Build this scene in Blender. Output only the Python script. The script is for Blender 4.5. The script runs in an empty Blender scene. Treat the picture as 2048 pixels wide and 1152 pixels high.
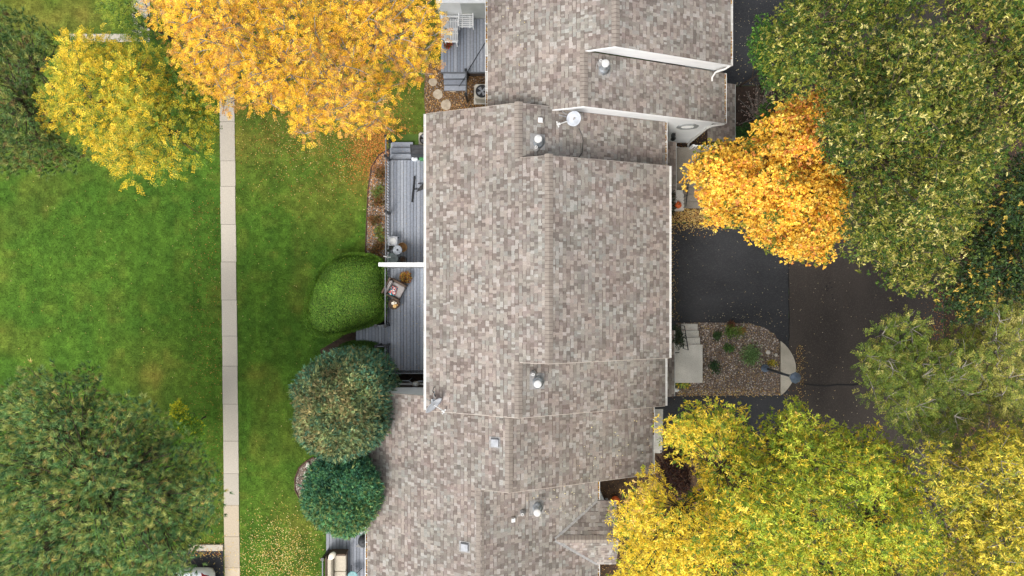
import bpy, math, random
import numpy as np
from mathutils import Vector, Matrix

# ------------------------------------------------------------------ camera, sky, sun, exposure
scene = bpy.context.scene
CAM_H = 31.0            # drone hovering 31 m up, looking straight down
FPX = 1384.0            # focal length in pixels of the 2048 px wide photograph
cam_data = bpy.data.cameras.new("camera")
cam_data.sensor_width = 36.0
cam_data.lens = FPX / 2048.0 * 36.0
cam_data.clip_end = 2000.0
cam = bpy.data.objects.new("camera", cam_data)
cam.location = (0, 0, CAM_H)
cam.rotation_euler = (0, 0, 0)
scene.collection.objects.link(cam)
scene.camera = cam

SUN_AZ = math.radians(214)      # compass: 0 = +y, clockwise; veiled light from the south
SUN_EL = math.radians(54)
world = bpy.data.worlds.new("World")
scene.world = world
world.use_nodes = True
wn = world.node_tree
wn.nodes.clear()
w_out = wn.nodes.new("ShaderNodeOutputWorld")
w_bg = wn.nodes.new("ShaderNodeBackground")
w_sky = wn.nodes.new("ShaderNodeTexSky")
w_sky.sky_type = 'NISHITA'
w_sky.sun_disc = False
w_sky.sun_elevation = SUN_EL
w_sky.sun_rotation = SUN_AZ
w_sky.air_density = 1.0
w_sky.dust_density = 4.0
w_sky.ozone_density = 1.0
w_hs = wn.nodes.new("ShaderNodeHueSaturation")
w_hs.inputs['Saturation'].default_value = 0.22      # thin high overcast: a nearly white sky
w_bg.inputs['Strength'].default_value = 0.15
wn.links.new(w_sky.outputs[0], w_hs.inputs['Color'])
wn.links.new(w_hs.outputs[0], w_bg.inputs['Color'])
wn.links.new(w_bg.outputs[0], w_out.inputs[0])
sun_data = bpy.data.lights.new("sun", 'SUN')
sun_data.energy = 1.1
sun_data.angle = math.radians(18)
sun_data.color = (1.0, 0.95, 0.88)
sun = bpy.data.objects.new("sun", sun_data)
_sd = Vector((math.sin(SUN_AZ) * math.cos(SUN_EL), math.cos(SUN_AZ) * math.cos(SUN_EL), math.sin(SUN_EL)))
sun.rotation_euler = _sd.to_track_quat('Z', 'Y').to_euler()
sun.location = _sd * 60
scene.collection.objects.link(sun)
scene.view_settings.view_transform = 'Standard'
scene.view_settings.look = 'None'
scene.view_settings.exposure = 0.74
scene.view_settings.gamma = 1.0
scene.view_settings.use_curve_mapping = False
scene.render.engine = 'CYCLES'
scene.cycles.max_bounces = 8
scene.cycles.diffuse_bounces = 4
scene.cycles.transmission_bounces = 4
scene.cycles.transparent_max_bounces = 8

COL = scene.collection
rng = np.random.default_rng(7)
random.seed(7)

# ------------------------------------------------------------------ helpers
def P(px, py, z=0.0):
    """photograph pixel at height z -> world point"""
    k = (CAM_H - z) / FPX
    return ((px - 1024.0) * k, (576.0 - py) * k, z)

def PX(px, z=0.0): return (px - 1024.0) * (CAM_H - z) / FPX
def PY(py, z=0.0): return (576.0 - py) * (CAM_H - z) / FPX

def lin(r, g, b):
    def f(c):
        c = c / 255.0
        return c / 12.92 if c <= 0.04045 else ((c + 0.055) / 1.055) ** 2.4
    return (f(r), f(g), f(b))

def lin_np(a):
    a = np.asarray(a, float) / 255.0
    return np.where(a <= 0.04045, a / 12.92, ((a + 0.055) / 1.055) ** 2.4)

def value_noise(x, y, scale, seed=0):
    r = np.random.default_rng(seed)
    g = r.random((256, 256))
    u = np.asarray(x) / scale + 1000.0; v = np.asarray(y) / scale + 1000.0
    i = np.floor(u).astype(int); j = np.floor(v).astype(int)
    fu = u - i; fv = v - j
    fu = fu * fu * (3 - 2 * fu); fv = fv * fv * (3 - 2 * fv)
    i0 = i % 256; i1 = (i + 1) % 256; j0 = j % 256; j1 = (j + 1) % 256
    return (g[i0, j0] * (1 - fu) * (1 - fv) + g[i1, j0] * fu * (1 - fv)
            + g[i0, j1] * (1 - fu) * fv + g[i1, j1] * fu * fv)

def mesh_np(name, V, F, cols=None, smooth=False):
    """V n x 3, F m x k (k = 3 or 4), cols m x 3 per-face colours"""
    V = np.ascontiguousarray(V, dtype=np.float32); F = np.ascontiguousarray(F, dtype=np.int32)
    me = bpy.data.meshes.new(name)
    m, k = F.shape
    me.vertices.add(len(V)); me.vertices.foreach_set('co', V.ravel())
    me.loops.add(m * k); me.loops.foreach_set('vertex_index', F.ravel())
    me.polygons.add(m)
    me.polygons.foreach_set('loop_start', np.arange(0, m * k, k, dtype=np.int32))
    me.polygons.foreach_set('use_smooth', np.full(m, smooth, dtype=bool))
    me.update(calc_edges=True)
    if cols is not None:
        a = me.attributes.new('col', 'FLOAT_VECTOR', 'FACE')
        a.data.foreach_set('vector', np.ascontiguousarray(cols, dtype=np.float32).ravel())
    return me

class MB:
    """collects simple shapes into one mesh"""
    def __init__(s):
        s.v = []; s.f = []; s.c = []; s.col = None
    def _add(s, vs, fs):
        o = len(s.v); s.v.extend([tuple(map(float, p)) for p in vs])
        for f in fs:
            s.f.append(tuple(o + i for i in f)); s.c.append(s.col)
        return s
    def box(s, x0, x1, y0, y1, z0, z1):
        return s._add([(x0,y0,z0),(x1,y0,z0),(x1,y1,z0),(x0,y1,z0),(x0,y0,z1),(x1,y0,z1),(x1,y1,z1),(x0,y1,z1)],
                      [(3,2,1,0),(4,5,6,7),(0,1,5,4),(1,2,6,5),(2,3,7,6),(3,0,4,7)])
    def rbox(s, x0, x1, y0, y1, z0, z1, r=0.03):
        """box with bevelled top and vertical edges"""
        r = min(r, (x1-x0)/2.01, (y1-y0)/2.01, (z1-z0)/1.01)
        def ring(i, z):
            a, b, c, d = x0+i, x1-i, y0+i, y1-i
            k = r - i*0.7
            k = max(k, 0.001)
            return [(a+k,c,z),(b-k,c,z),(b,c+k,z),(b,d-k,z),(b-k,d,z),(a+k,d,z),(a,d-k,z),(a,c+k,z)]
        rings = [ring(0, z0), ring(0, z1-r), ring(r*0.3, z1-r*0.3), ring(r, z1)]
        vs = sum(rings, []); fs = []
        for q in range(3):
            for i in range(8):
                j = (i+1) % 8
                fs.append((q*8+i, q*8+j, (q+1)*8+j, (q+1)*8+i))
        fs.append(tuple(range(7, -1, -1))); fs.append(tuple(range(24, 32)))
        return s._add(vs, fs)
    def prism(s, poly, z0, z1):
        n = len(poly)
        a = sum(poly[i][0]*poly[(i+1)%n][1]-poly[(i+1)%n][0]*poly[i][1] for i in range(n))
        if a < 0: poly = poly[::-1]
        vs = [(x,y,z0) for x,y in poly] + [(x,y,z1) for x,y in poly]
        fs = [tuple(range(n-1,-1,-1)), tuple(range(n,2*n))] + [(i,(i+1)%n,n+(i+1)%n,n+i) for i in range(n)]
        return s._add(vs, fs)
    def yprism(s, poly, y0, y1):
        """polygon in x-z extruded along y"""
        n = len(poly)
        a = sum(poly[i][0]*poly[(i+1)%n][1]-poly[(i+1)%n][0]*poly[i][1] for i in range(n))
        if a < 0: poly = poly[::-1]
        vs = [(x,y0,z) for x,z in poly] + [(x,y1,z) for x,z in poly]
        fs = [tuple(range(n)), tuple(range(2*n-1,n-1,-1))] + [(i,n+i,n+(i+1)%n,(i+1)%n) for i in range(n)]
        return s._add(vs, fs)
    def cyl(s, p0, p1, r0, r1=None, n=10, caps=True):
        r1 = r0 if r1 is None else r1
        p0 = Vector(p0); p1 = Vector(p1); d = (p1-p0)
        if d.length < 1e-6: return s
        d.normalize()
        a = d.orthogonal().normalized(); b = d.cross(a)
        vs = []
        for p, r in ((p0,r0),(p1,r1)):
            for i in range(n):
                t = 2*math.pi*i/n
                vs.append(tuple(p + (a*math.cos(t)+b*math.sin(t))*r))
        fs = [(i,(i+1)%n,n+(i+1)%n,n+i) for i in range(n)]
        if caps: fs += [tuple(range(n-1,-1,-1)), tuple(range(n,2*n))]
        return s._add(vs, fs)
    def tube(s, pts, r, n=6):
        rs = r if isinstance(r, (list, tuple)) else [r]*len(pts)
        pts = [Vector(p) for p in pts]
        vs = []; prev = None
        for i, p in enumerate(pts):
            d = (pts[min(i+1,len(pts)-1)] - pts[max(i-1,0)])
            if d.length < 1e-9: d = Vector((0,0,1))
            d.normalize()
            if prev is None: a = d.orthogonal().normalized()
            else:
                a = prev - d*prev.dot(d)
                a = a.normalized() if a.length > 1e-6 else d.orthogonal().normalized()
            prev = a; b = d.cross(a)
            for k in range(n):
                t = 2*math.pi*k/n
                vs.append(tuple(p + (a*math.cos(t)+b*math.sin(t))*rs[i]))
        fs = []
        for i in range(len(pts)-1):
            for k in range(n):
                fs.append((i*n+k, i*n+(k+1)%n, (i+1)*n+(k+1)%n, (i+1)*n+k))
        fs += [tuple(range(n-1,-1,-1)), tuple(range((len(pts)-1)*n, len(pts)*n))]
        return s._add(vs, fs)
    def lathe(s, prof, cx=0, cy=0, n=16, sx=1, sy=1):
        vs = []
        for r, z in prof:
            for k in range(n):
                t = 2*math.pi*k/n
                vs.append((cx+r*sx*math.cos(t), cy+r*sy*math.sin(t), z))
        fs = []
        for i in range(len(prof)-1):
            for k in range(n):
                fs.append((i*n+k, i*n+(k+1)%n, (i+1)*n+(k+1)%n, (i+1)*n+k))
        fs += [tuple(range(n-1,-1,-1)), tuple(range((len(prof)-1)*n, len(prof)*n))]
        return s._add(vs, fs)
    def mesh(s, name, smooth=False):
        me = bpy.data.meshes.new(name)
        me.from_pydata(s.v, [], s.f)
        if any(c is not None for c in s.c):
            a = me.attributes.new('col', 'FLOAT_VECTOR', 'FACE')
            for i, c in enumerate(s.c):
                a.data[i].vector = c if c is not None else (0.5,0.5,0.5)
        if smooth:
            for p in me.polygons: p.use_smooth = True
        me.update()
        return me

def link(name, me, mat, parent=None, world_coords=True):
    o = bpy.data.objects.new(name, me)
    COL.objects.link(o)
    if mat is not None and me is not None and len(me.materials) == 0:
        me.materials.append(mat)
    if parent is not None:
        o.parent = parent
        if world_coords and parent.type == 'EMPTY':
            o.location = -parent.location
    return o

def part(name, mb, mat, parent, smooth=False, world_coords=True):
    return link(name, mb.mesh(name, smooth), mat, parent, world_coords)

def lpart(name, mb, mat, parent, smooth=False):
    """part whose mesh is in its thing's local coordinates"""
    return link(name, mb.mesh(name, smooth), mat, parent, False)

def tag(o, label, cat, group=None):
    o['label'] = label; o['category'] = cat
    if group: o['group'] = group
    return o

def thing(name, label, cat, loc=(0,0,0), rz=0.0, group=None):
    o = bpy.data.objects.new(name, None)
    o.empty_display_size = 0.2
    COL.objects.link(o)
    o.location = loc; o.rotation_euler = (0,0,rz)
    return tag(o, label, cat, group)

def structure(o):
    o['kind'] = 'structure'; return o
def stuff(o, label=None, cat=None):
    o['kind'] = 'stuff'
    if label: o['label'] = label
    if cat: o['category'] = cat
    return o

# ------------------------------------------------------------------ materials
MATS = {}
def new_mat(name):
    m = bpy.data.materials.new(name); m.use_nodes = True
    nt = m.node_tree; nt.nodes.clear()
    out = nt.nodes.new('ShaderNodeOutputMaterial')
    b = nt.nodes.new('ShaderNodeBsdfPrincipled')
    nt.links.new(b.outputs[0], out.inputs[0])
    MATS[name] = m
    return m, nt, b, out

def noise_mat(name, c0, c1, scale=8.0, rough=0.7, detail=6.0, stretch=(1,1,1), bump=0.0, metal=0.0, c2=None, scale2=60.0, mix2=0.35, lo=0.35, hi=0.65, spec=0.5):
    m, nt, b, out = new_mat(name)
    L = nt.links
    geo = nt.nodes.new('ShaderNodeNewGeometry')
    mp = nt.nodes.new('ShaderNodeMapping'); mp.inputs['Scale'].default_value = stretch
    L.new(geo.outputs['Position'], mp.inputs['Vector'])
    n = nt.nodes.new('ShaderNodeTexNoise'); n.inputs['Scale'].default_value = scale; n.inputs['Detail'].default_value = detail
    L.new(mp.outputs[0], n.inputs['Vector'])
    cr = nt.nodes.new('ShaderNodeValToRGB')
    cr.color_ramp.elements[0].position = lo; cr.color_ramp.elements[1].position = hi
    cr.color_ramp.elements[0].color = (*c0, 1); cr.color_ramp.elements[1].color = (*c1, 1)
    L.new(n.outputs['Fac'], cr.inputs[0])
    col = cr.outputs[0]
    if c2 is not None:
        n2 = nt.nodes.new('ShaderNodeTexNoise'); n2.inputs['Scale'].default_value = scale2; n2.inputs['Detail'].default_value = 3
        L.new(mp.outputs[0], n2.inputs['Vector'])
        r2 = nt.nodes.new('ShaderNodeMapRange'); r2.inputs['From Min'].default_value = 0.5; r2.inputs['From Max'].default_value = 0.7
        r2.inputs['To Max'].default_value = mix2
        L.new(n2.outputs['Fac'], r2.inputs['Value'])
        mx = nt.nodes.new('ShaderNodeMix'); mx.data_type = 'RGBA'
        L.new(r2.outputs[0], mx.inputs['Factor']); L.new(col, mx.inputs['A']); mx.inputs['B'].default_value = (*c2, 1)
        col = mx.outputs['Result']
    L.new(col, b.inputs['Base Color'])
    b.inputs['Roughness'].default_value = rough; b.inputs['Metallic'].default_value = metal
    b.inputs['Specular IOR Level'].default_value = spec
    if bump > 0:
        n3 = nt.nodes.new('ShaderNodeTexNoise'); n3.inputs['Scale'].default_value = scale * 6
        L.new(mp.outputs[0], n3.inputs['Vector'])
        bp = nt.nodes.new('ShaderNodeBump'); bp.inputs['Strength'].default_value = bump; bp.inputs['Distance'].default_value = 0.01
        L.new(n3.outputs['Fac'], bp.inputs['Height']); L.new(bp.outputs[0], b.inputs['Normal'])
    return m

def attr_mat(name, rough=0.8, noise=0.25, nscale=40.0, transl=0.0, spec=0.3, gain=1.0):
    """colour from the per-face attribute 'col', with fine grain; optional leaf translucency"""
    m, nt, b, out = new_mat(name)
    L = nt.links
    at = nt.nodes.new('ShaderNodeAttribute'); at.attribute_name = 'col'
    col = at.outputs['Color']
    if noise > 0:
        geo = nt.nodes.new('ShaderNodeNewGeometry')
        n = nt.nodes.new('ShaderNodeTexNoise'); n.inputs['Scale'].default_value = nscale; n.inputs['Detail'].default_value = 4
        L.new(geo.outputs['Position'], n.inputs['Vector'])
        mr = nt.nodes.new('ShaderNodeMapRange'); mr.inputs['From Min'].default_value = 0.3; mr.inputs['From Max'].default_value = 0.7
        mr.inputs['To Min'].default_value = gain*(1-noise); mr.inputs['To Max'].default_value = gain*(1+noise)
        L.new(n.outputs['Fac'], mr.inputs['Value'])
        vm = nt.nodes.new('ShaderNodeVectorMath'); vm.operation = 'SCALE'
        L.new(col, vm.inputs[0]); L.new(mr.outputs[0], vm.inputs['Scale'])
        col = vm.outputs[0]
    L.new(col, b.inputs['Base Color'])
    b.inputs['Roughness'].default_value = rough
    b.inputs['Specular IOR Level'].default_value = spec
    if transl > 0:
        tr = nt.nodes.new('ShaderNodeBsdfTranslucent')
        L.new(col, tr.inputs['Color'])
        mx = nt.nodes.new('ShaderNodeMixShader'); mx.inputs[0].default_value = transl
        L.new(b.outputs[0], mx.inputs[1]); L.new(tr.outputs[0], mx.inputs[2]); L.new(mx.outputs[0], out.inputs[0])
    return m

M = MATS
attr_mat('shingle', rough=0.92, noise=0.16, nscale=30, spec=0.2)
attr_mat('leaf', rough=0.5, noise=0.0, transl=0.22, spec=0.4)
attr_mat('needle', rough=0.6, noise=0.0, transl=0.12, spec=0.3)
attr_mat('grass', rough=0.7, noise=0.0, transl=0.25, spec=0.2)
attr_mat('stone', rough=0.85, noise=0.2, nscale=50, spec=0.25)
attr_mat('litter', rough=0.75, noise=0.15, nscale=60, transl=0.1)
noise_mat('roof_felt', lin(92,81,75), lin(106,94,87), 12, 0.95)
noise_mat('ridge_cap', lin(134,125,117), lin(150,141,132), 5, 0.92, c2=lin(120,108,100), scale2=70, mix2=0.3, spec=0.2)
noise_mat('white_paint', lin(232,233,234), lin(242,243,243), 1.5, 0.45, c2=lin(214,216,216), scale2=4, mix2=0.3)
noise_mat('gutter_white', lin(208,207,202), lin(224,223,219), 3, 0.4, c2=lin(190,186,176), scale2=9, mix2=0.4)
noise_mat('siding', lin(226,229,231), lin(236,238,239), 2, 0.5, stretch=(0.3,0.3,3))
noise_mat('grey_siding', lin(176,180,176), lin(190,193,189), 2, 0.6)
noise_mat('dark_base', lin(52,44,40), lin(76,64,56), 5, 0.9)
attr_mat('deck', rough=0.65, noise=0.12, nscale=14, spec=0.4)
noise_mat('black_metal', lin(26,27,29), lin(40,41,43), 10, 0.4, spec=0.5)
noise_mat('grey_rail', lin(92,96,102), lin(112,116,122), 10, 0.5)
noise_mat('concrete', lin(176,168,152), lin(198,190,174), 1.3, 0.9, c2=lin(146,138,126), scale2=34, mix2=0.55, bump=0.2)
noise_mat('concrete_grey', lin(196,193,184), lin(216,213,204), 1.6, 0.9, c2=lin(128,124,116), scale2=30, mix2=0.5)
noise_mat('asphalt_drive', lin(34,36,40), lin(58,59,62), 0.7, 0.85, c2=lin(92,90,88), scale2=40, mix2=0.4, lo=0.3, hi=0.72, stretch=(.5,1,1))
noise_mat('asphalt_street', lin(48,42,38), lin(74,66,60), 0.55, 0.88, c2=lin(98,91,84), scale2=38, mix2=0.45, lo=0.3, hi=0.72, stretch=(1,.5,1))
noise_mat('tar', lin(14,14,15), lin(24,23,23), 6, 0.7)
noise_mat('soil', lin(58,44,34), lin(86,66,48), 5, 0.95, c2=lin(112,88,60), scale2=40, mix2=0.5)
noise_mat('leaf_litter', lin(72,54,36), lin(104,78,48), 4, 0.95, c2=lin(150,116,62), scale2=36, mix2=0.6)
noise_mat('gravel_base', lin(92,80,72), lin(124,110,100), 14, 0.95)
noise_mat('edging', lin(66,44,36), lin(88,60,48), 8, 0.8)
noise_mat('bark', lin(62,52,44), lin(92,80,68), 12, 0.9, stretch=(1,1,0.3))
noise_mat('bark_grey', lin(120,114,106), lin(150,143,134), 12, 0.9, stretch=(1,1,0.3))
noise_mat('galvanised', lin(140,146,152), lin(178,183,188), 9, 0.42, metal=0.55)
noise_mat('dull_lead', lin(134,133,132), lin(156,154,152), 9, 0.7)
noise_mat('dark_rubber', lin(34,34,35), lin(52,52,53), 10, 0.7)
noise_mat('vent_white', lin(186,187,186), lin(210,210,208), 6, 0.5, c2=lin(178,174,164), scale2=12, mix2=0.4)
noise_mat('grey_plastic', lin(150,153,158), lin(170,173,178), 6, 0.5)
noise_mat('cushion_grey', lin(150,144,142), lin(168,162,159), 20, 0.9)
noise_mat('cushion_beige', lin(184,174,156), lin(202,192,174), 20, 0.9)
noise_mat('wicker', lin(72,58,48), lin(102,84,70), 60, 0.8)
noise_mat('wicker_tan', lin(150,112,70), lin(186,146,96), 50, 0.8)
noise_mat('teal_paint', lin(74,128,132), lin(98,152,154), 8, 0.4)
noise_mat('green_glass', lin(70,86,80), lin(88,104,98), 4, 0.12, spec=0.8)
noise_mat('pot_dark', lin(36,33,31), lin(56,50,46), 10, 0.5)
noise_mat('pot_red', lin(160,52,36), lin(186,70,46), 10, 0.6)
noise_mat('pumpkin', lin(206,84,30), lin(232,112,40), 14, 0.5)
noise_mat('pumpkin_stem', lin(84,92,46), lin(116,116,66), 20, 0.8)
noise_mat('candle_wax', lin(240,228,206), lin(250,242,226), 8, 0.5)
noise_mat('candle_amber', lin(226,176,96), lin(240,200,130), 8, 0.5)
noise_mat('car_white', lin(232,236,240), lin(240,243,246), 2, 0.18, spec=0.6)
noise_mat('car_glass', lin(22,26,30), lin(32,36,40), 2, 0.06, spec=0.8)
noise_mat('tail_red', lin(104,14,18), lin(128,22,24), 8, 0.2, spec=0.7)
noise_mat('lamp_blue', lin(96,112,132), lin(124,140,160), 8, 0.45, metal=0.3)
noise_mat('lamp_pole', lin(84,94,108), lin(104,114,128), 8, 0.45, metal=0.3)
noise_mat('lamp_glass', lin(214,218,216), lin(228,230,228), 8, 0.2)
noise_mat('boulder', lin(196,188,176), lin(218,212,202), 6, 0.85)
noise_mat('pale_stone', lin(160,146,128), lin(186,172,152), 6, 0.9)
noise_mat('soil_dark', lin(48,38,31), lin(70,54,42), 6, 0.95)
noise_mat('cooler_green', lin(52,120,66), lin(70,140,84), 6, 0.5)
noise_mat('bag_white', lin(206,214,222), lin(228,232,236), 6, 0.5)
noise_mat('grill_cover', lin(40,42,46), lin(62,64,68), 5, 0.6)
noise_mat('ac_case', lin(186,180,166), lin(204,198,184), 5, 0.5)
noise_mat('lawn_ground', lin(58,84,26), lin(76,104,32), 0.9, 0.9, c2=lin(96,98,40), scale2=18, mix2=0.5, lo=0.3, hi=0.7)
noise_mat('vent_louvre', lin(206,208,206), lin(218,220,218), 6, 0.5)

noise_mat('rake_trim', lin(176,166,156), lin(194,184,174), 5, 0.8)
noise_mat('concrete_shaded', lin(126,120,110), lin(148,141,130), 1.6, 0.9, c2=lin(100,92,84), scale2=24, mix2=0.5)  # stoop concrete with the shade under the maple put into its colour
noise_mat('dish_grey', lin(168,173,180), lin(186,190,196), 5, 0.45)
noise_mat('vent_frame', lin(128,133,133), lin(146,150,150), 5, 0.5)
attr_mat('paving', rough=0.92, noise=0.13, nscale=26, spec=0.2)
attr_mat('fabric', rough=0.9, noise=0.1, nscale=80)

def in_poly(px, py, poly):
    px = np.asarray(px, float); py = np.asarray(py, float)
    ins = np.zeros(px.shape, bool)
    n = len(poly)
    for i in range(n):
        x0, y0 = poly[i]; x1, y1 = poly[(i+1) % n]
        if y0 == y1: continue
        c = ((y0 > py) != (y1 > py)) & (px < (x1-x0)*(py-y0)/(y1-y0)+x0)
        ins ^= c
    return ins

def edge_dist(px, py, poly):
    d = np.full(np.shape(px), 1e9)
    n = len(poly)
    for i in range(n):
        x0, y0 = poly[i]; x1, y1 = poly[(i+1) % n]
        dx, dy = x1-x0, y1-y0
        t = np.clip(((px-x0)*dx+(py-y0)*dy)/(dx*dx+dy*dy+1e-9), 0, 1)
        d = np.minimum(d, np.hypot(px-x0-t*dx, py-y0-t*dy))
    return d

def wpoly(pp, z=0.0): return [P(a, b, z)[:2] for a, b in pp]

def smooth_poly(pp, it=2):
    for _ in range(it):
        q = []
        for i in range(len(pp)):
            a = pp[i]; b = pp[(i+1) % len(pp)]
            q += [(a[0]*.75+b[0]*.25, a[1]*.75+b[1]*.25), (a[0]*.25+b[0]*.75, a[1]*.25+b[1]*.75)]
        pp = q
    return pp

# ------------------------------------------------------------------ ground
g = MB(); g._add([(-220,-220,0),(220,-220,0),(220,220,0),(-220,220,0)], [(0,1,2,3)])
structure(part('lawn', g, M['lawn_ground'], None))

def sheet(name, polypx, z, mat, h=None):
    mb = MB(); mb.prism(wpoly(polypx), z-0.3, z)
    return structure(part(name, mb, mat, None))

# street and driveways
sheet('street', [(1578,-400),(1895,-400),(1890,200),(1888,660),(1893,900),(1895,1600),(1578,1600)], 0.008, M['asphalt_street'])
sheet('driveway', [(1300,-420),(1577,-420),(1577,170),(1440,172),(1440,240),(1300,240)], 0.010, M['asphalt_drive'])
sheet('driveway', [(1300,446),(1400,446),(1450,440),(1577,430),(1577,690),(1562,682),(1545,664),(1500,648),(1400,646),(1300,646)], 0.012, M['asphalt_drive'])
sheet('driveway', [(1300,793),(1558,793),(1577,780),(1577,1000),(1300,1000)], 0.010, M['asphalt_drive'])
sheet('driveway', [(1330,636),(1600,636),(1600,802),(1330,802)], 0.005, M['asphalt_drive'])
# seam and crack in the asphalt
mb = MB(); y = 430
pts = []
while y < 690:
    pts.append((1578 + random.uniform(-1.2, 1.2), y)); y += 12
for a, b in zip(pts, pts[1:]):
    w = random.uniform(0.6, 1.3)
    mb._add([P(a[0]-w,a[1],.016),P(b[0]-w,b[1],.016),P(b[0]+w,b[1],.016),P(a[0]+w,a[1],.016)], [(0,1,2,3)])
pts = [(1598,766),(1625,770),(1650,772),(1675,769),(1705,770),(1740,764)]
for a, b in zip(pts, pts[1:]):
    w = random.uniform(1.0, 1.8)
    mb._add([P(a[0],a[1]-w,.016),P(b[0],b[1]-w,.016),P(b[0],b[1]+w,.016),P(a[0],a[1]+w,.016)], [(0,1,2,3)])
for k in range(9):
    cx, cy = random.uniform(1650,1668), random.uniform(565,598)
    mb.prism([P(cx+math.cos(t)*2.2*random.uniform(.5,1), cy+math.sin(t)*1.6*random.uniform(.5,1))[:2] for t in np.linspace(0,6.28,9)[:-1]], .009, .013)
structure(part('asphalt_crack', mb, M['tar'], None))

# parking lot corner, far kerb and white car come from the lower left
sheet('parking_lot', [(330,1101),(447,1101),(449,1400),(100,1400),(100,1200),(330,1200)], 0.010, M['asphalt_drive'])
mb = MB(); mb.prism(wpoly([(380,1088),(447.5,1088),(447.5,1100),(380,1100)]), -0.2, 0.12)
structure(part('kerb', mb, M['concrete'], None))
# planting beds
BED_MULCH = [(640,700),(700,664),(772,640),(790,640),(852,640),(852,795),(780,795),(700,760),(650,740)]
BED_N = [(850,150),(858,120),(985,120),(985,240),(852,240),(848,200)]
BED_MAPLE = [(1335,241),(1441,241),(1441,173),(1577,171),(1577,428),(1450,438),(1400,444),(1335,444)]
BED_D = [(1190,930),(1305,905),(1420,900),(1420,1300),(1190,1300)]
BED_R = [(1896,-400),(2500,-400),(2500,1500),(1896,1500),(1889,660)]
BED_HEDGE = [(740,520),(772,520),(772,660),(740,660)]
sheet('planting_bed', BED_MULCH, 0.020, M['soil_dark'])
sheet('planting_bed', BED_HEDGE, 0.016, M['soil_dark'])
sheet('planting_bed', BED_N, 0.020, M['leaf_litter'])
sheet('planting_bed', BED_MAPLE, 0.020, M['soil_dark'])
sheet('planting_bed', BED_D, 0.020, M['soil'])
sheet('woodland_floor', BED_R, 0.020, M['soil_dark'])
ROCK1 = smooth_poly([(776,300),(756,312),(742,335),(736,380),(733,450),(731,500),(740,545),(785,545),(785,300)], 1)
ROCK2 = [(640,912),(616,921),(600,935),(591,957),(591,980),(602,1000),(620,1012),(660,1012),(690,960)]
ISLAND = [(1352,646),(1400,645),(1500,647),(1530,656),(1548,668),(1559,684),(1559,790),(1352,792)]
sheet('rock_bed', ROCK1, 0.022, M['gravel_base'])
sheet('rock_bed', ROCK2, 0.022, M['gravel_base'])
sheet('rock_bed', ISLAND, 0.022, M['gravel_base'])
mb = MB(); mb.tube([P(a,b,.03) for a,b in [(776,299),(757,311),(743,334),(736,379),(733,450),(731,500),(735,530)]], 0.035, 6)
tag(part('bed_edging', mb, M['edging'], None), 'thin brown curved edging along the long rock bed beside the deck', 'edging')
mb = MB(); mb.tube([P(a,b,.03) for a,b in [(628,914),(612,923),(598,936),(590,957),(590,980),(601,1001),(618,1012)]], 0.035, 6)
tag(part('bed_edging', mb, M['edging'], None), 'dark curved edging round the small rock bed by the dark green globe shrub', 'edging')
# concrete apron at the tip of the island
mb = MB()
arc = [(1560,682)] + [(1560+30*math.sin(math.pi*t)**0.8, 682+108*t) for t in np.linspace(0.06,0.94,16)] + [(1560,790)]
mb.prism(wpoly(arc), -0.2, 0.11)
structure(part('kerb_apron', mb, M['concrete'], None))
# top-left path
sheet('path', [(140,68),(300,68),(300,84),(140,84)], 0.02, M['concrete'])
sheet('path', [(264,-40),(300,-40),(300,67),(264,67)], 0.02, M['concrete'])
# walk beside the lower house
sheet('path', [(1304,818),(1326,818),(1324,906),(1304,906)], 0.024, M['concrete_grey'])

# ---- sidewalk: separate slabs
def walk_l(py): return 440 + (py-245)*10/907.0
def walk_r(py): return 469.5 + (py-245)*10.5/907.0
joints = [-60,10,80,158,243,322,373,449,524,600,672,732,808,882,947,1010,1073,1135,1200,1270]
mb = MB(); mb.prism(wpoly([(walk_l(-60)+1,-60),(walk_r(-60)-1,-60),(walk_r(1270)-1,1270),(walk_l(1270)+1,1270)]), -0.2, 0.006)
walk = structure(part('sidewalk', mb, M['soil_dark'], None))
for i, (a, b) in enumerate(zip(joints, joints[1:])):
    mb = MB(); j = random.uniform(-.5,.5)
    gx = 0.3
    z1 = 0.035 + random.uniform(-.006,.006)
    mb.prism(wpoly([(walk_l(a)+j,a+gx),(walk_r(a)+j,a+gx),(walk_r(b)+j,b-gx),(walk_l(b)+j,b-gx)]), -0.05, z1)
    o = part('slab', mb, None, walk)
    tone = random.choice((.90,.96,1.0,1.05,1.1))*random.uniform(.97,1.03); warm = (1.08,1.0,.88) if i in (15,16,17) else (1,1,1)
    a_ = o.data.attributes.new('col','FLOAT_VECTOR','FACE')
    for q_ in range(len(o.data.polygons)): a_.data[q_].vector = tuple(c*tone*w for c,w in zip(lin(184,176,163),warm))
    o.data.materials.append(M['paving'])

# ------------------------------------------------------------------ houses
SLOPE = 0.44
EXPO = 0.146
SHINGLE_PAL = lin_np([(176,163,153),(168,155,145),(158,145,136),(148,134,126),(138,123,116),(128,113,107),
                      (188,178,169),(166,151,143),(152,137,131),(144,131,122),(172,158,148),(134,118,112),(162,153,146),(198,190,182)])
PAL_P = np.array([.12,.12,.11,.09,.08,.05,.06,.10,.07,.06,.08,.04,.06,.02]); PAL_P /= PAL_P.sum()

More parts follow.
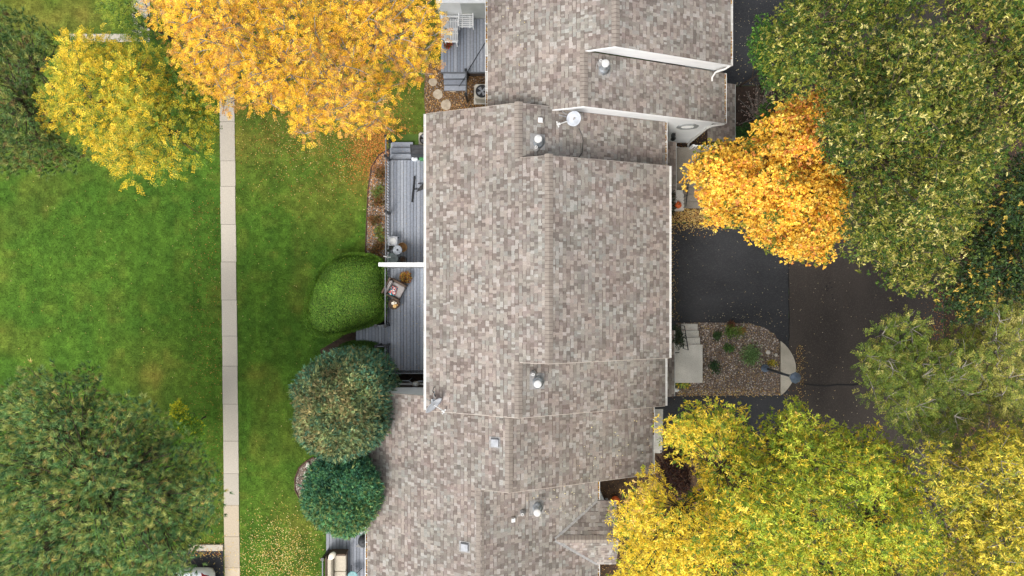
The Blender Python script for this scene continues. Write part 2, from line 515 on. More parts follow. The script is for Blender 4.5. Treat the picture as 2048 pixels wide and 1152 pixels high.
STAINS = [(PX(1078,6.2),PY(290,6.2)),(PX(1078,6.2),PY(760,6.2)),(PX(1212,6.2),PY(146,6.2)),(PX(1076,4.7),PY(1012,4.7)),(PX(1062,5),PY(1052,5))]
class Shingles:
    """lays every tab of a house's roof; the ones that show largest become objects, the rest one 'stuff' part"""
    def __init__(s): s.tabs = []
    def plane(s, x_eave, z_eave, direction, x_top, yr, slope=SLOPE, clip=None, axis='x'):
        """courses from the eave up; direction +1 rises with +x; yr(x)->list of (y0,y1)"""
        c = math.cos(math.atan(slope)); dx = EXPO*c
        n = int(abs(x_top-x_eave)/dx)+1
        for k in range(n):
            xa = x_eave + direction*dx*k; xb = x_eave + direction*min(dx*(k+1), abs(x_top-x_eave))
            if abs(xb-xa) < 0.02: continue
            xm = (xa+xb)/2
            for (y0, y1) in yr(xm):
                y = y0 - random.uniform(0, .2)
                prev = random.random()
                while y < y1:
                    L = random.choice((.07,.09,.11,.13,.15,.19))*random.uniform(.9,1.1)
                    ya, yb = max(y, y0), min(y+L, y1)
                    if yb-ya > 0.02:
                        full = random.random() < 0.60
                        s.tabs.append((xa, xb, ya, yb, z_eave+slope*abs(xa-x_eave), slope*direction, full, axis))
                    y += L
    def arrays(s):
        n = len(s.tabs)
        T = np.array([t[:6] for t in s.tabs], float)
        full = np.array([t[6] for t in s.tabs]); ax = np.array([t[7] == 'y' for t in s.tabs])
        r = np.random.default_rng(n)
        xa, xb, ya, yb, za, sl = T.T
        # the upper end stops short on half of the tabs and bares the dark band of the course above
        xe = np.where(full, xb-(xb-xa)*0.004, xb-(xb-xa)*r.uniform(.12,.20,n))
        gap = 0.0008
        h0 = np.where(full,.0065,.011) + r.uniform(0,.0015,n); h1 = np.where(full,.0055,.007)
        V = np.zeros((n,8,3))
        for i,(xx,yy,h) in enumerate(((xa,ya+gap,-.01),(xe,ya+gap,-.01),(xe,yb-gap,-.01),(xa,yb-gap,-.01),(xa,ya+gap,h0),(xe,ya+gap,h1),(xe,yb-gap,h1),(xa,yb-gap,h0))):
            V[:,i,0] = xx; V[:,i,1] = yy; V[:,i,2] = za + (xx-xa)*sl + h
        if ax.any(): V[ax] = V[ax][:,:,[1,0,2]]
        # colours: weathered blend with soft patches
        idx = r.choice(len(SHINGLE_PAL), n, p=PAL_P)
        mean = lin_np([(150,142,134)])
        lum = SHINGLE_PAL.mean(1); order = np.argsort(lum)
        # neighbouring courses often share a blend, so tabs merge into small patches
        pick = np.clip(((value_noise((xa+xb)/2,(ya+yb)/2,.15,31)-.5)*.35+.5)*14+r.normal(0,4.2,n),0,13.99).astype(int)
        idx = order[pick]
        C = (mean*.87+np.minimum(SHINGLE_PAL[idx]-lin_np([(161,148,139)]),.12)*.72*np.array([[.97,1,1.02]]))*r.uniform(.95,1.05,(n,1))
        C = C*np.where(full,1.0,.97)[:,None]
        # broad granule blotches
        nz = value_noise((xa+xb)/2,(ya+yb)/2,.55,3)
        C = C*(0.92+0.16*nz[:,None])
        cxm, cym = np.where(ax,(ya+yb)/2,(xa+xb)/2), np.where(ax,(xa+xb)/2,(ya+yb)/2)
        C = C*(.94+.12*value_noise(cxm,cym,1.7,17)[:,None])
        for sx_, sy_ in STAINS:     # pale run-off below the flues, down the slope
            w_ = .38*np.exp(-((cym-sy_)/.22)**2)*np.clip((cxm-sx_+.15)/.2,0,1)*np.exp(-np.clip(cxm-sx_,0,9)/.7)
            w_ = w_*(.5+value_noise(cxm,cym,.16,5))
            C = C*(1-w_[:,None])+lin_np([(176,174,172)])*w_[:,None]
        tint = value_noise((xa+xb)/2,(ya+yb)/2,.4,9)[:,None]
        C = C*(1+np.array([[.05,-.02,-.02]])*(tint-.5)*2)
        return V, C
    def build(s, house, n_ind=300):
        V, C = s.arrays()
        n = len(V)
        cen = V.mean(1)
        # size in the photograph: nearer the lens is larger, outside the frame shows nothing
        H = CAM_H-cen[:,2]
        u = cen[:,0]*FPX/H; v = cen[:,1]*FPX/H
        area = np.linalg.norm(V[:,5]-V[:,4],axis=1)*np.linalg.norm(V[:,7]-V[:,4],axis=1)/H**2
        area = np.where((abs(u)<1015)&(abs(v)<566), area, 0)
        order = np.argsort(-area)
        ind, rest = order[:n_ind], order[n_ind:]
        F1 = np.array([(4,5,6,7),(0,1,5,4),(1,2,6,5),(2,3,7,6),(3,0,4,7)])
        for i in ind:
            c = V[i].mean(0)
            sg = 1 if np.cross(V[i,5]-V[i,4], V[i,7]-V[i,4])[2] > 0 else -1
            F = F1 if sg > 0 else F1[:,::-1]
            me = mesh_np('shingle', V[i]-c, F, np.repeat(C[i][None],5,0))
            o = link('shingle', me, M['shingle'], house, False)
            o.location = Vector(c)-house.location
        Vr = V[rest]; m = len(rest)
        F = (np.arange(m)[:,None,None]*8 + F1[None])
        nz = np.cross(Vr[:,5]-Vr[:,4], Vr[:,7]-Vr[:,4])[:,2]
        F[nz<0] = F[nz<0][:,:,::-1]
        me = mesh_np('shingle_field', Vr.reshape(-1,3), F.reshape(-1,4), np.repeat(C[rest],5,0))
        stuff(link('shingle_field', me, M['shingle'], house))

def slab(house, x0, z0, x1, z1, y0, y1, t=0.16, name='roof_slab'):
    mb = MB(); mb.yprism([(x0,z0),(x1,z1),(x1,z1-t),(x0,z0-t)], y0, y1)
    return part(name, mb, M['roof_felt'], house)

def ridge(house, x, z, y0, y1, slope=SLOPE, along='y'):
    """bent ridge caps, each its own piece"""
    w = 0.145; L = 0.128; st = 0.143
    mb = MB(); h0, h1 = .030, .018; t = 0.008
    prof = [(-w,-w*slope),(-w*.35,-w*.35*slope+.004),(0,.004),(w*.35,-w*.35*slope+.004),(w,-w*slope)]
    vs = []
    for yy, h in ((0,h0),(L,h1)):
        vs += [(a,yy,b+h) for a,b in prof]
    vs += [(a,0,b+h0-.02) for a,b in prof]
    n = 5
    fs = [(i,i+1,n+i+1,n+i) for i in range(4)] + [(2*n+i,2*n+i+1,i+1,i) for i in range(4)]
    me = mb._add(vs, fs).mesh('ridge_cap')
    me.materials.append(M['ridge_cap'])
    # dark bed below the caps
    b2 = MB()
    if along == 'y':
        b2._add([(x-w,y0,z-w*slope+.016),(x,y0,z+.016),(x+w,y0,z-w*slope+.016),(x-w,y1,z-w*slope+.016),(x,y1,z+.016),(x+w,y1,z-w*slope+.016)],[(0,1,4,3),(1,2,5,4)])
    else:
        b2._add([(y0,x-w,z-w*slope+.016),(y0,x,z+.016),(y0,x+w,z-w*slope+.016),(y1,x-w,z-w*slope+.016),(y1,x,z+.016),(y1,x+w,z-w*slope+.016)],[(3,4,1,0),(4,5,2,1)])
    part('ridge_bed', b2, M['roof_felt'], house)
    y = y0
    while y < y1-0.03:
        o = link('ridge_cap', me, None, house, False)
        if along == 'y':
            o.location = Vector((x+random.uniform(-.006,.006), y, z))-house.location
        else:
            o.location = Vector((y, x+random.uniform(-.006,.006), z))-house.location
            o.rotation_euler = (0,0,-math.pi/2) 
            o.location = o.location  # laid along x
        y += st

LEAFPAL = lin_np([(176,122,58),(150,98,48),(196,150,66),(120,80,44),(210,176,96),(96,66,40)])
def leaf_scatter(n, xs, ys, zs, size=(.04,.08), pal=LEAFPAL, seed=1):
    r = np.random.default_rng(seed)
    a = r.uniform(0,6.283,n); s = r.uniform(*size,n)
    d = np.stack([np.cos(a),np.sin(a),r.uniform(-.25,.25,n)],1); e = np.stack([-np.sin(a),np.cos(a),r.uniform(-.25,.25,n)],1)
    c = np.stack([xs,ys,zs],1)
    V = np.stack([c-d*s[:,None]*.5, c+e*s[:,None]*.28, c+d*s[:,None]*.5, c-e*s[:,None]*.28],1)
    V[:,:,2] = np.maximum(V[:,:,2], np.asarray(zs)[:,None]-.004)
    C = pal[r.integers(0,len(pal),n)]*r.uniform(.8,1.2,(n,1))
    return V.reshape(-1,3), np.arange(n*4).reshape(-1,4)[:,::-1], C

def gutter(house, x_eave, z_eave, out, y0, y1, covered=False, seed=1):
    """K-style gutter along an eave; out = -1 west, +1 east"""
    w = 0.095; h = 0.10; t = 0.012
    zt = z_eave-0.03
    x0 = x_eave+out*0.002; x1 = x0+out*w
    mb = MB()
    def bx(a,b,z0,z1): mb.box(min(a,b),max(a,b),y0,y1,z0,z1)
    bx(x0, x0+out*t, zt-h, zt); bx(x1-out*t*1.8, x1, zt-h, zt); bx(x0+out*t, x1-out*t*1.8, zt-h, zt-h+t)
    for ye in (y0, y1-t): mb.box(min(x0+out*t,x1-out*t*1.8),max(x0+out*t,x1-out*t*1.8),ye,ye+t,zt-h+t,zt-.002)
    gt = part('gutter', mb, M['gutter_white'], house)
    if covered:
        g2 = MB(); g2.box(min(x0,x1-out*t*2.4),max(x0,x1-out*t*2.4),y0+.01,y1-.01,zt-.012,zt-.006)
        part('gutter_guard', g2, M['gutter_white'], gt)
    y = y0+0.3
    while y < y1-.1:
        hb = MB(); hb.box(min(x0,x1),max(x0,x1),y,y+.022,zt-.004,zt+.008)
        part('hanger', hb, M['white_paint'], gt)
        y += 0.62+random.uniform(-.05,.05)
    if not covered:
        r = np.random.default_rng(seed); n = int((y1-y0)*60)
        ys = r.uniform(y0+.02,y1-.02,n)
        keep = value_noise(ys,ys*0,.5,seed) > .30; ys = ys[keep]; n = len(ys)
        xs = x0+out*r.uniform(.02,w-.03,n); zs = zt-h*r.uniform(.1,.6,n)
        V,F,C = leaf_scatter(n,xs,ys,zs,(.04,.08),seed=seed)
        stuff(link('gutter_leaves', mesh_np('gutter_leaves',V,F,C), M['litter'], house))
    return gt

def roof_vent(house, x, y, zroof, hcap=0.55, r=0.122, tilt=(0,0), flash=0.24):
    """round-capped flue with cone flashing"""
    mb = MB(); mb.lathe([(flash,zroof+.012+0.02),(flash*.62,zroof+.10),(r*.75,zroof+.17),(r*.72,zroof+hcap-.08)], x, y, 18)
    o = part('roof_vent', mb, M['galvanised'], house, True)
    c = MB(); c.lathe([(r*.8,zroof+hcap-.09),(r*1.12,zroof+hcap-.07),(r*1.12,zroof+hcap-.015),(r*.95,zroof+hcap),(r*.3,zroof+hcap+.018),(.01,zroof+hcap+.022)], x, y, 20)
    part('vent_cap', c, M['vent_white'], o, False)
    f = MB(); f._add([(x-.27,y-.26,zroof+.27*SLOPE*house['_s']*0+.03),(x+.27,y-.26,zroof+.03),(x+.27,y+.3,zroof+.03),(x-.27,y+.3,zroof+.03)],[(0,1,2,3)])
    for i,(dx,dy) in enumerate(((-.27,-.26),(.27,-.26),(.27,.3),(-.27,.3))):
        f.v[i] = (x+dx,y+dy,zroof-dx*SLOPE+.024)
    part('flashing', f, M['dull_lead'], o)
    return o

def plumbing_vent(house, x, y, zroof, h=0.32):
    mb = MB(); mb.lathe([(.13,zroof+.02),(.085,zroof+.07),(.06,zroof+.12),(.055,zroof+h)], x, y, 14)
    o = part('plumbing_vent', mb, M['dull_lead'], house, True)
    c = MB(); c.lathe([(.056,zroof+h-.01),(.056,zroof+h+.012),(.036,zroof+h+.012),(.036,zroof+h-.06)], x, y, 14)
    part('pipe_rim', c, M['vent_white'], o)
    c = MB(); c.lathe([(.035,zroof+h-.02),(.034,zroof+h-.012)], x, y, 12)
    part('pipe_opening', c, M['black_metal'], o)
    return o

def box_vent(house, x, y, zroof, s, up, mat='grey_plastic', h=0.13):
    """square roof louvre lying on the slope; up = +1 roof rises with +x"""
    o = MB(); sl = SLOPE*up
    pts = []
    for k,(f,hh) in enumerate(((1.0,.02),(1.0,h*.7),(.86,h))):
        for dx,dy in ((-f,-f),(f,-f),(f,f),(-f,f)):
            pts.append((x+dx*s/2,y+dy*s/2,zroof+dx*s/2*sl+hh))
    fs = [(0,1,5,4),(1,2,6,5),(2,3,7,6),(3,0,4,7),(4,5,9,8),(5,6,10,9),(6,7,11,10),(7,4,8,11),(8,9,10,11)]
    o._add(pts, fs)
    ov = part('box_vent', o, M[mat], house)
    f = MB(); q = s*.72
    f._add([(x-q,y-q,zroof-q*sl+.026),(x+q,y-q,zroof+q*sl+.026),(x+q,y+q,zroof+q*sl+.026),(x-q,y+q,zroof-q*sl+.026)],[(0,1,2,3)])
    part('flashing', f, M['dull_lead'] if mat=='grey_plastic' else M['ridge_cap'], ov)
    return ov

def gable_block(house, dx, sections, z_lr, x_lr, z_br, x_br, xl, xr_low, xr_bump, y_lo, y_hi, bump, yr_left, yr_right_low):
    pass

def window(house, side, x, y, z, w, h, d=0.06):
    """window on an east/west wall: frame with a recessed pane"""
    mb = MB(); s = side
    a, b = sorted((x, x+s*d))
    mb.box(a,b,y-w/2-.06,y-w/2,z-.06,z+h+.06); mb.box(a,b,y+w/2,y+w/2+.06,z-.06,z+h+.06)
    mb.box(a,b,y-w/2,y+w/2,z-.06,z); mb.box(a,b,y-w/2,y+w/2,z+h,z+h+.06); mb.box(a,b,y-.025,y+.025,z,z+h)
    o = part('window', mb, M['white_paint'], house)
    g = MB(); a, b = sorted((x+s*.005, x+s*.02)); g.box(a,b,y-w/2,y-.025,z,z+h); g.box(a,b,y+.025,y+w/2,z,z+h)
    part('pane', g, M['car_glass'], o)

# geometry read from the photograph's perspective (metres)
Z_LR, X_LR = 6.50, 0.23          # lower ridge
Z_BR, X_BR = 6.96, 1.285         # raised ridge
X_L, X_RL, X_RB = -3.23, 5.98, 5.92
Z_L = Z_LR-SLOPE*(X_LR-X_L); Z_RL = Z_LR-SLOPE*(X_RL-X_LR); Z_RB = Z_BR-SLOPE*(X_RB-X_BR)

def zl(x, dx=0): return Z_L+SLOPE*(x-dx-X_L)
def zrl(x, dx=0): return Z_LR-SLOPE*(x-dx-X_LR)
def zrb(x, dx=0): return Z_BR-SLOPE*(x-dx-X_BR)

# ---------------- middle townhouse
hb = thing('townhouse', 'large tan shingled townhouse in the centre with raised middle roof section', 'house', (1.4, 1.0, 0)); hb['_s'] = 1
YB0, YB1, BB0, BB1 = -4.60, 6.55, -2.63, 4.60
slab(hb, X_L, Z_L, X_LR, Z_LR, YB0, YB1)
slab(hb, X_LR, Z_LR, X_BR, Z_BR, BB0, BB1)
slab(hb, X_BR, Z_BR, X_RB, Z_RB, BB0, BB1)
XNB = 1.40     # where this roof and the next one north swap which is higher
slab(hb, X_LR, Z_LR, XNB, zrl(XNB), BB1, YB1); slab(hb, XNB, zrl(XNB), X_RL, Z_RL, BB1, 6.49)
slab(hb, X_LR, Z_LR, X_RL, Z_RL, YB0, BB0)
sh = Shingles()
sh.plane(X_L, Z_L, 1, X_BR, lambda x: [(YB0,YB1)] if x < X_LR else [(BB0,BB1)])
sh.plane(X_RB, Z_RB, -1, X_BR, lambda x: [(BB0,BB1)])
sh.plane(X_RL, Z_RL, -1, X_LR, lambda x: [(YB0,BB0-.01),(BB1+.01,YB1 if x < XNB else 6.49)])
sh.build(hb)
ridge(hb, X_LR, Z_LR, BB1+.02, YB1-.02); ridge(hb, X_BR, Z_BR, BB0+.02, BB1-.02); ridge(hb, X_LR, Z_LR, YB0+.02, BB0-.02)
gutter(hb, X_L, Z_L, -1, YB0, YB1, covered=True)
gutter(hb, X_RB, Z_RB, 1, BB0, BB1, covered=True)
gutter(hb, X_RL, Z_RL, 1, BB1+.01, 6.48, seed=5); gutter(hb, X_RL, Z_RL, 1, YB0, BB0-.01, covered=True)
# walls
XWL, XWR = X_L+.36, X_RL-.36
def uz(f, t=.17): return f-t
mb = MB(); mb.box(XWL,XWL+.14,-4.3,6.38,0,zl(XWL)-.17); part('wall', mb, M['siding'], hb)
mb = MB(); mb.box(XWR-.14,XWR,-4.3,6.38,0,zrl(XWR)-.17); part('wall', mb, M['siding'], hb)
for y0 in (-4.44, 6.38):
    mb = MB(); mb.yprism([(XWL,0),(XWR,0),(XWR,zrl(XWR)-.165),(X_LR,Z_LR-.165),(XWL,zl(XWL)-.165)], y0, y0+.11)
    part('wall', mb, M['siding'], hb)
for y0 in (BB0+.06, BB1-.17):
    mb = MB(); mb.yprism([(X_LR,Z_LR-.17),(XWR-.15,zrl(XWR-.15)-.17),(XWR-.15,zrb(XWR-.15)-.165),(X_BR,Z_BR-.165)], y0, y0+.11)
    part('wall', mb, M['siding'], hb)
# rake boards
def rake(house, pts, y0, y1, h=.19, mat='rake_trim'):
    mb = MB()
    for (xa,za),(xb,zb) in zip(pts,pts[1:]):
        mb.yprism([(xa,za-.012),(xb,zb-.012),(xb,zb-h),(xa,za-h)], y0, y1)
    part('rake_board', mb, M[mat], house)
rake(hb, [(X_L,Z_L),(X_LR,Z_LR),(X_RL,Z_RL)], YB0-.022, YB0-.001)
rake(hb, [(X_L,Z_L),(X_LR,Z_LR),(XNB-.02,zrl(XNB-.02))], YB1+.001, YB1+.022)
rake(hb, [(X_LR+.05,Z_LR+.05*SLOPE),(X_BR,Z_BR),(X_RB,Z_RB)], BB1+.001, BB1+.02, .12); rake(hb, [(X_LR+.05,Z_LR+.05*SLOPE),(X_BR,Z_BR),(X_RB,Z_RB)], BB0-.02, BB0-.001, .12)
for yy in (3.2, -1.2):
    window(hb, -1, XWL-.001, yy, 0.75, 1.8, 2.05); window(hb, -1, XWL-.001, yy, 3.3, 1.5, 1.0)
    window(hb, 1, XWR+.001, yy, 3.0, 1.4, .7)
roof_vent(hb, PX(1076,6.6), PY(286,6.1), zrl(PX(1074,6.2)), .62)
plumbing_vent(hb, PX(1072,6.3), PY(297,6.3), zrl(PX(1072,6.2)))
box_vent(hb, PX(1081,6.3), PY(239,6.3), zrl(PX(1081,6.2)), .17, -1, 'white_paint', .12)
roof_vent(hb, PX(1075,6.6), PY(763,6.1), zrl(PX(1074,6.2)), .62)
plumbing_vent(hb, PX(1066,6.3), PY(747,6.3), zrl(PX(1066,6.2)))

# ---------------- north townhouse: the same house set 2.3 m further east
DX = 2.32
hn = thing('townhouse', 'tan shingled townhouse at the top of the photo with white stepped gable walls', 'house', (3.7, 9.0, 0)); hn['_s'] = 1
YN0, NB0, YN1 = 6.44, 8.40, 13.6
slab(hn, X_L+DX, Z_L, X_LR+DX, Z_LR, 6.52, YN1); 
slab(hn, X_LR+DX, Z_LR, X_BR+DX, Z_BR, NB0, YN1); slab(hn, X_BR+DX, Z_BR, X_RB+DX, Z_RB, NB0, YN1)
slab(hn, X_LR+DX, Z_LR, X_RL+DX, Z_RL, YN0, NB0); 
mbx = MB(); mbx.yprism([(XNB,zl(XNB,DX)),(X_LR+DX,Z_LR),(X_LR+DX,Z_LR-.16),(XNB,zl(XNB,DX)-.16)], YN0, 6.52); part('roof_slab', mbx, M['roof_felt'], hn)
sh = Shingles()
sh.plane(X_L+DX, Z_L, 1, X_BR+DX, lambda x: ([(YN0 if x > XNB else 6.56,YN1)] if x < X_LR+DX else [(NB0,YN1)]))
sh.plane(X_RB+DX, Z_RB, -1, X_BR+DX, lambda x: [(NB0,YN1)])
sh.plane(X_RL+DX, Z_RL, -1, X_LR+DX, lambda x: [(YN0,NB0-.01)])
sh.build(hn)
ridge(hn, X_LR+DX, Z_LR, YN0+.02, NB0-.02); ridge(hn, X_BR+DX, Z_BR, NB0+.02, YN1)
gutter(hn, X_L+DX, Z_L, -1, 6.62, YN1, seed=11); gutter(hn, X_RB+DX, Z_RB, 1, NB0, YN1, seed=12); gutter(hn, X_RL+DX, Z_RL, 1, YN0, NB0-.01, seed=13)
XNW = X_RL+DX-.40
mb = MB(); mb.yprism([(XNB+.02,zl(XNB,DX)-1.6),(XNB+.02,zl(XNB+.02,DX)-.165),(X_LR+DX,Z_LR-.165),(XNW,zrl(XNW,DX)-.165),(XNW,0),(6.0,0),(6.0,3.2)], 6.50, 6.62)
gw = part('wall', mb, M['siding'], hn)
mb = MB(); mb.yprism([(X_LR+DX-.02,Z_LR-.02),(X_RL+DX-.2,zrl(X_RL-.2)-.02),(X_RB+DX-.02,zrb(X_RB-.02)-.165),(X_BR+DX,Z_BR-.165)], NB0+.05, NB0+.17)
part('wall', mb, M['siding'], hn)
mb = MB(); mb.box(X_L+DX+.36,X_L+DX+.5,6.62,YN1-.02,0,zl(X_L+.36)-.17); part('wall', mb, M['siding'], hn)
mb = MB(); mb.box(XNW-.14,XNW-.002,6.62,YN1-.02,0,zrl(XNW,DX)-.19); part('wall', mb, M['siding'], hn)
rake(hn, [(XNB+.05,zl(XNB+.05,DX)),(X_LR+DX,Z_LR),(X_RL+DX,Z_RL)], YN0-.02, YN0-.001, .17, 'white_paint')
rake(hn, [(X_LR+DX+.05,Z_LR+.05*SLOPE),(X_BR+DX,Z_BR),(X_RB+DX,Z_RB)], NB0-.02, NB0-.001, .17, 'white_paint')
window(hn, -1, X_L+DX+.359, 10.6, 0.75, 1.8, 2.05)
# octagonal gable louvre
def octo(r, cx, cz): return [(cx+r*math.cos(math.pi/8+k*math.pi/4), cz+r*math.sin(math.pi/8+k*math.pi/4)) for k in range(8)]
mb = MB()
o8, i8 = octo(.44,7.05,3.2), octo(.31,7.05,3.2)
for k in range(8):
    j = (k+1)%8; mb.yprism([o8[k],o8[j],i8[j],i8[k]], 6.455, 6.499)
gv = part('gable_vent', mb, M['vent_frame'], hn)
mb = MB(); mb.yprism(octo(.315,7.05,3.2), 6.482, 6.498); part('backing', mb, M['vent_frame'], gv)
for k in range(5):
    z = 3.0+k*.1; w = .24 if 0<k<4 else .18
    mb = MB(); mb._add([(7.05-w,6.484,z+.05),(7.05+w,6.484,z+.05),(7.05+w,6.462,z),(7.05-w,6.462,z)],[(3,2,1,0)]); part('louvre', mb, M['vent_louvre'], gv)
# downspouts
def downspout(house, pts, r=.045):
    mb = MB(); mb.tube(pts, r, 8); return part('downspout', mb, M['gutter_white'], house)
downspout(hn, [(X_RL+DX+.06,YN0+.05,Z_RL-.13),(X_RL+DX+.05,YN0+.02,Z_RL-.22),(XNW+.08,6.47,Z_RL-.55),(XNW-.04,6.44,Z_RL-.8),(XNW-.05,6.44,.25),(XNW-.05,6.2,.08)])
downspout(hn, [(X_RB+DX+.06,NB0+.04,Z_RB-.1),(X_RB+DX-.15,NB0-.08,Z_RB-.22),(X_RB+DX-.45,NB0-.14,Z_RB-.4),(X_RB+DX-.52,NB0-.28,Z_RB-.60),(X_RB+DX-.52,NB0-.42,Z_RB-.62)], .038)
mb = MB(); mb.box(XNW-.12,XNW+.012,6.482,6.50,0,zrl(XNW,DX)-.17); part('corner_board', mb, M['white_paint'], hn)
roof_vent(hn, PX(1209,6.5), PY(140,6.0), zrl(PX(1209,6.2),DX), .62)
plumbing_vent(hn, PX(1200,6.3), PY(126,6.3), zrl(PX(1200,6.2),DX))

# ---------------- south townhouse
hs = thing('townhouse', 'tan shingled townhouse at the bottom with small cross gable and flat grey vents', 'house', (-1.0, -9.0, 0)); hs['_s'] = 1
XC_L, ZC_L = -5.81, 3.19
XC_R = 5.65; ZC_R = 3.19
XC_B, ZC_B = -0.11, 5.7; ZC_B = ZC_L+SLOPE*(XC_B-XC_L)
XD, ZD = -1.19, ZC_L+SLOPE*(-1.19-XC_L)
XD_R = 3.44; ZD_R = ZD-SLOPE*(XD_R-XD)
YC0, YC1, YD = -4.19, -7.49, -14.3
slab(hs, XC_L, ZC_L, -2.95, ZC_L+SLOPE*(-2.95-XC_L), YD, YC0)
slab(hs, -2.95, ZC_L+SLOPE*(-2.95-XC_L), XD, ZD, YD, -4.46)
slab(hs, XD, ZD, XC_B, ZC_B, YC1, -4.46); slab(hs, XC_B, ZC_B, XC_R, ZC_B-SLOPE*(XC_R-XC_B), YC1, -4.46)
slab(hs, XD, ZD, XD_R, ZD_R, YD, YC1)
ZC_R = ZC_B-SLOPE*(XC_R-XC_B)
# cross gable: ridge along x at YG
YG = PY(1099, 5.0); XG0 = PX(1111, 5.0)
ZG = ZD-SLOPE*(XG0-XD)
GS = 0.62
def dgab(x): return max(0, (ZG-(ZD-SLOPE*(x-XD)))/GS)   # half width of the dormer where it meets the main slope
HG = dgab(XD_R)
sh = Shingles()
sh.plane(XC_L, ZC_L, 1, XC_B, lambda x: [(YD, YC0 if x < -2.95 else -4.46)] if x < XD else [(YC1,-4.46)])
sh.plane(XC_R, ZC_R, -1, XC_B, lambda x: [(YC1,-4.46)])
def yr_d(x):
    if x < XG0: return [(YD, YC1-.01)]
    h = dgab(x)
    return [(YD, YG-h-.05),(YG+h+.05, YC1-.01)]
sh.plane(XD_R, ZD_R, -1, XD, yr_d)
XGE = XD_R+0.75
ze_g = ZG-GS*HG
def xr_g(y):
    h = abs(y-YG); x0 = XG0 + h*GS/SLOPE
    return [(x0+.05, XGE)]
sh.plane(YG+HG, ze_g, -1, YG, xr_g, slope=GS, axis='y'); sh.plane(YG-HG, ze_g, 1, YG, xr_g, slope=GS, axis='y')
sh.build(hs)
for sgn in (1,-1):
    mb = MB()
    vs = [(XG0,YG,ZG),(XGE,YG,ZG),(XGE,YG+sgn*HG,ze_g),(XD_R,YG+sgn*HG,ze_g)]
    n4 = [(a,b,c-.1) for a,b,c in vs]
    mb._add(vs+n4, [(0,1,2,3),(7,6,5,4),(0,4,5,1),(1,5,6,2),(2,6,7,3),(3,7,4,0)] if sgn < 0 else [(3,2,1,0),(4,5,6,7),(1,5,4,0),(2,6,5,1),(3,7,6,2),(0,4,7,3)])
    part('roof_slab', mb, M['roof_felt'], hs)
    v = MB(); a = Vector((XG0+.05,YG+sgn*.03,ZG+.02)); b = Vector((XD_R,YG+sgn*HG,ze_g+.02)); d = (b-a).normalized(); s_ = Vector((-d.y,d.x,0)).normalized()*.055
    v._add([a-s_,a+s_,b+s_,b-s_],[(0,1,2,3)] ); part('valley_flashing', v, M['dull_lead'], hs)
ridge(hs, YG, ZG, XG0+.1, XGE-.02, GS, 'x')
ridge(hs, XC_B, ZC_B, YC1+.02, -4.5); ridge(hs, XD, ZD, YD, YC1-.02)
gutter(hs, XC_L, ZC_L, -1, YD, YC0, seed=21); gutter(hs, XC_R, ZC_R, 1, YC1, -4.62, seed=22)
gutter(hs, XD_R, ZD_R, 1, YG+HG+.02, YC1-.01, seed=23); gutter(hs, XD_R, ZD_R, 1, YD, YG-HG-.02, seed=24)
wl = XC_L+.34
mb = MB(); mb.box(wl,wl+.14,YD,YC0-.17,0,ZC_L+SLOPE*.34-.17); part('wall', mb, M['siding'], hs)
mb = MB(); mb.yprism([(wl,1.6),(-2.95,1.6),(-2.95,ZC_L+SLOPE*(-2.95-XC_L)-.165),(wl,ZC_L+SLOPE*.34-.165)], YC0-.15, YC0-.03); part('wall', mb, M['siding'], hs)
mb = MB(); mb.box(wl+.001,-2.95,YC0-.14,YC0-.06,0,1.6); part('dark_base', mb, M['dark_base'], hs)  # lower part of the wall, dark brown below the white siding
mb = MB(); mb.box(wl,-2.95,YC0-.13,YC0+.02,.55,.66); part('trim_ledge', mb, M['white_paint'], hs)
wr = XC_R-.36
mb = MB(); mb.box(wr-.14,wr,YC1+.1,-4.5,0,ZC_R+SLOPE*.36-.17); part('wall', mb, M['siding'], hs)
mb = MB(); mb.yprism([(wl,0),(wr,0),(wr,ZC_R+SLOPE*.36-.165),(XC_B,ZC_B-.165),(XD,ZD-.165),(wl,ZC_L+.34*SLOPE-.165)], YC1+.1, YC1+.22); part('wall', mb, M['siding'], hs)
wd = XD_R-.36
mb = MB(); mb.box(wd-.14,wd,YD,YC1+.1,0,ZD_R+SLOPE*.36-.17); part('wall', mb, M['siding'], hs)
mb = MB(); mb._add([(wd+.75,YG-HG+.25,0),(wd+.75,YG+HG-.25,0),(wd+.75,YG+HG-.25,ze_g+GS*.25-.1),(wd+.75,YG,ZG-.1),(wd+.75,YG-HG+.25,ze_g+GS*.25-.1)],[(0,1,2,3,4)])
mb.box(wd,wd+.75,YG-HG+.25,YG-HG+.35,0,ze_g+.02); mb.box(wd,wd+.75,YG+HG-.35,YG+HG-.25,0,ze_g+.02); part('wall', mb, M['siding'], hs)
rake(hs, [(XD+.05,ZD+.05*SLOPE),(XC_B,ZC_B),(XC_R,ZC_R)], YC1-.02, YC1-.001, .17)
rake(hs, [(XC_L,ZC_L),(-2.95,ZC_L+SLOPE*(-2.95-XC_L))], YC0+.001, YC0+.02, .15)
box_vent(hs, PX(989,5.9), PY(890,5.9), ZC_L+SLOPE*(PX(989,5.7)-XC_L), .29, 1); box_vent(hs, PX(928,5.2), PY(1098,5.2), ZC_L+SLOPE*(PX(928,5.1)-XC_L), .29, 1)
zd = lambda x: ZD-SLOPE*(x-XD)
roof_vent(hs, PX(1075,5.2), PY(1024,4.8), zd(PX(1075,4.6)), .66)
plumbing_vent(hs, PX(1045,5.0), PY(1033,5.0), zd(PX(1045,4.8)), .26)
box_vent(hs, PX(1027,5.0), PY(1045,5.0), zd(PX(1027,5.0)), .15, -1, 'white_paint', .12)
for h in (hb, hn, hs):
    del h['_s']

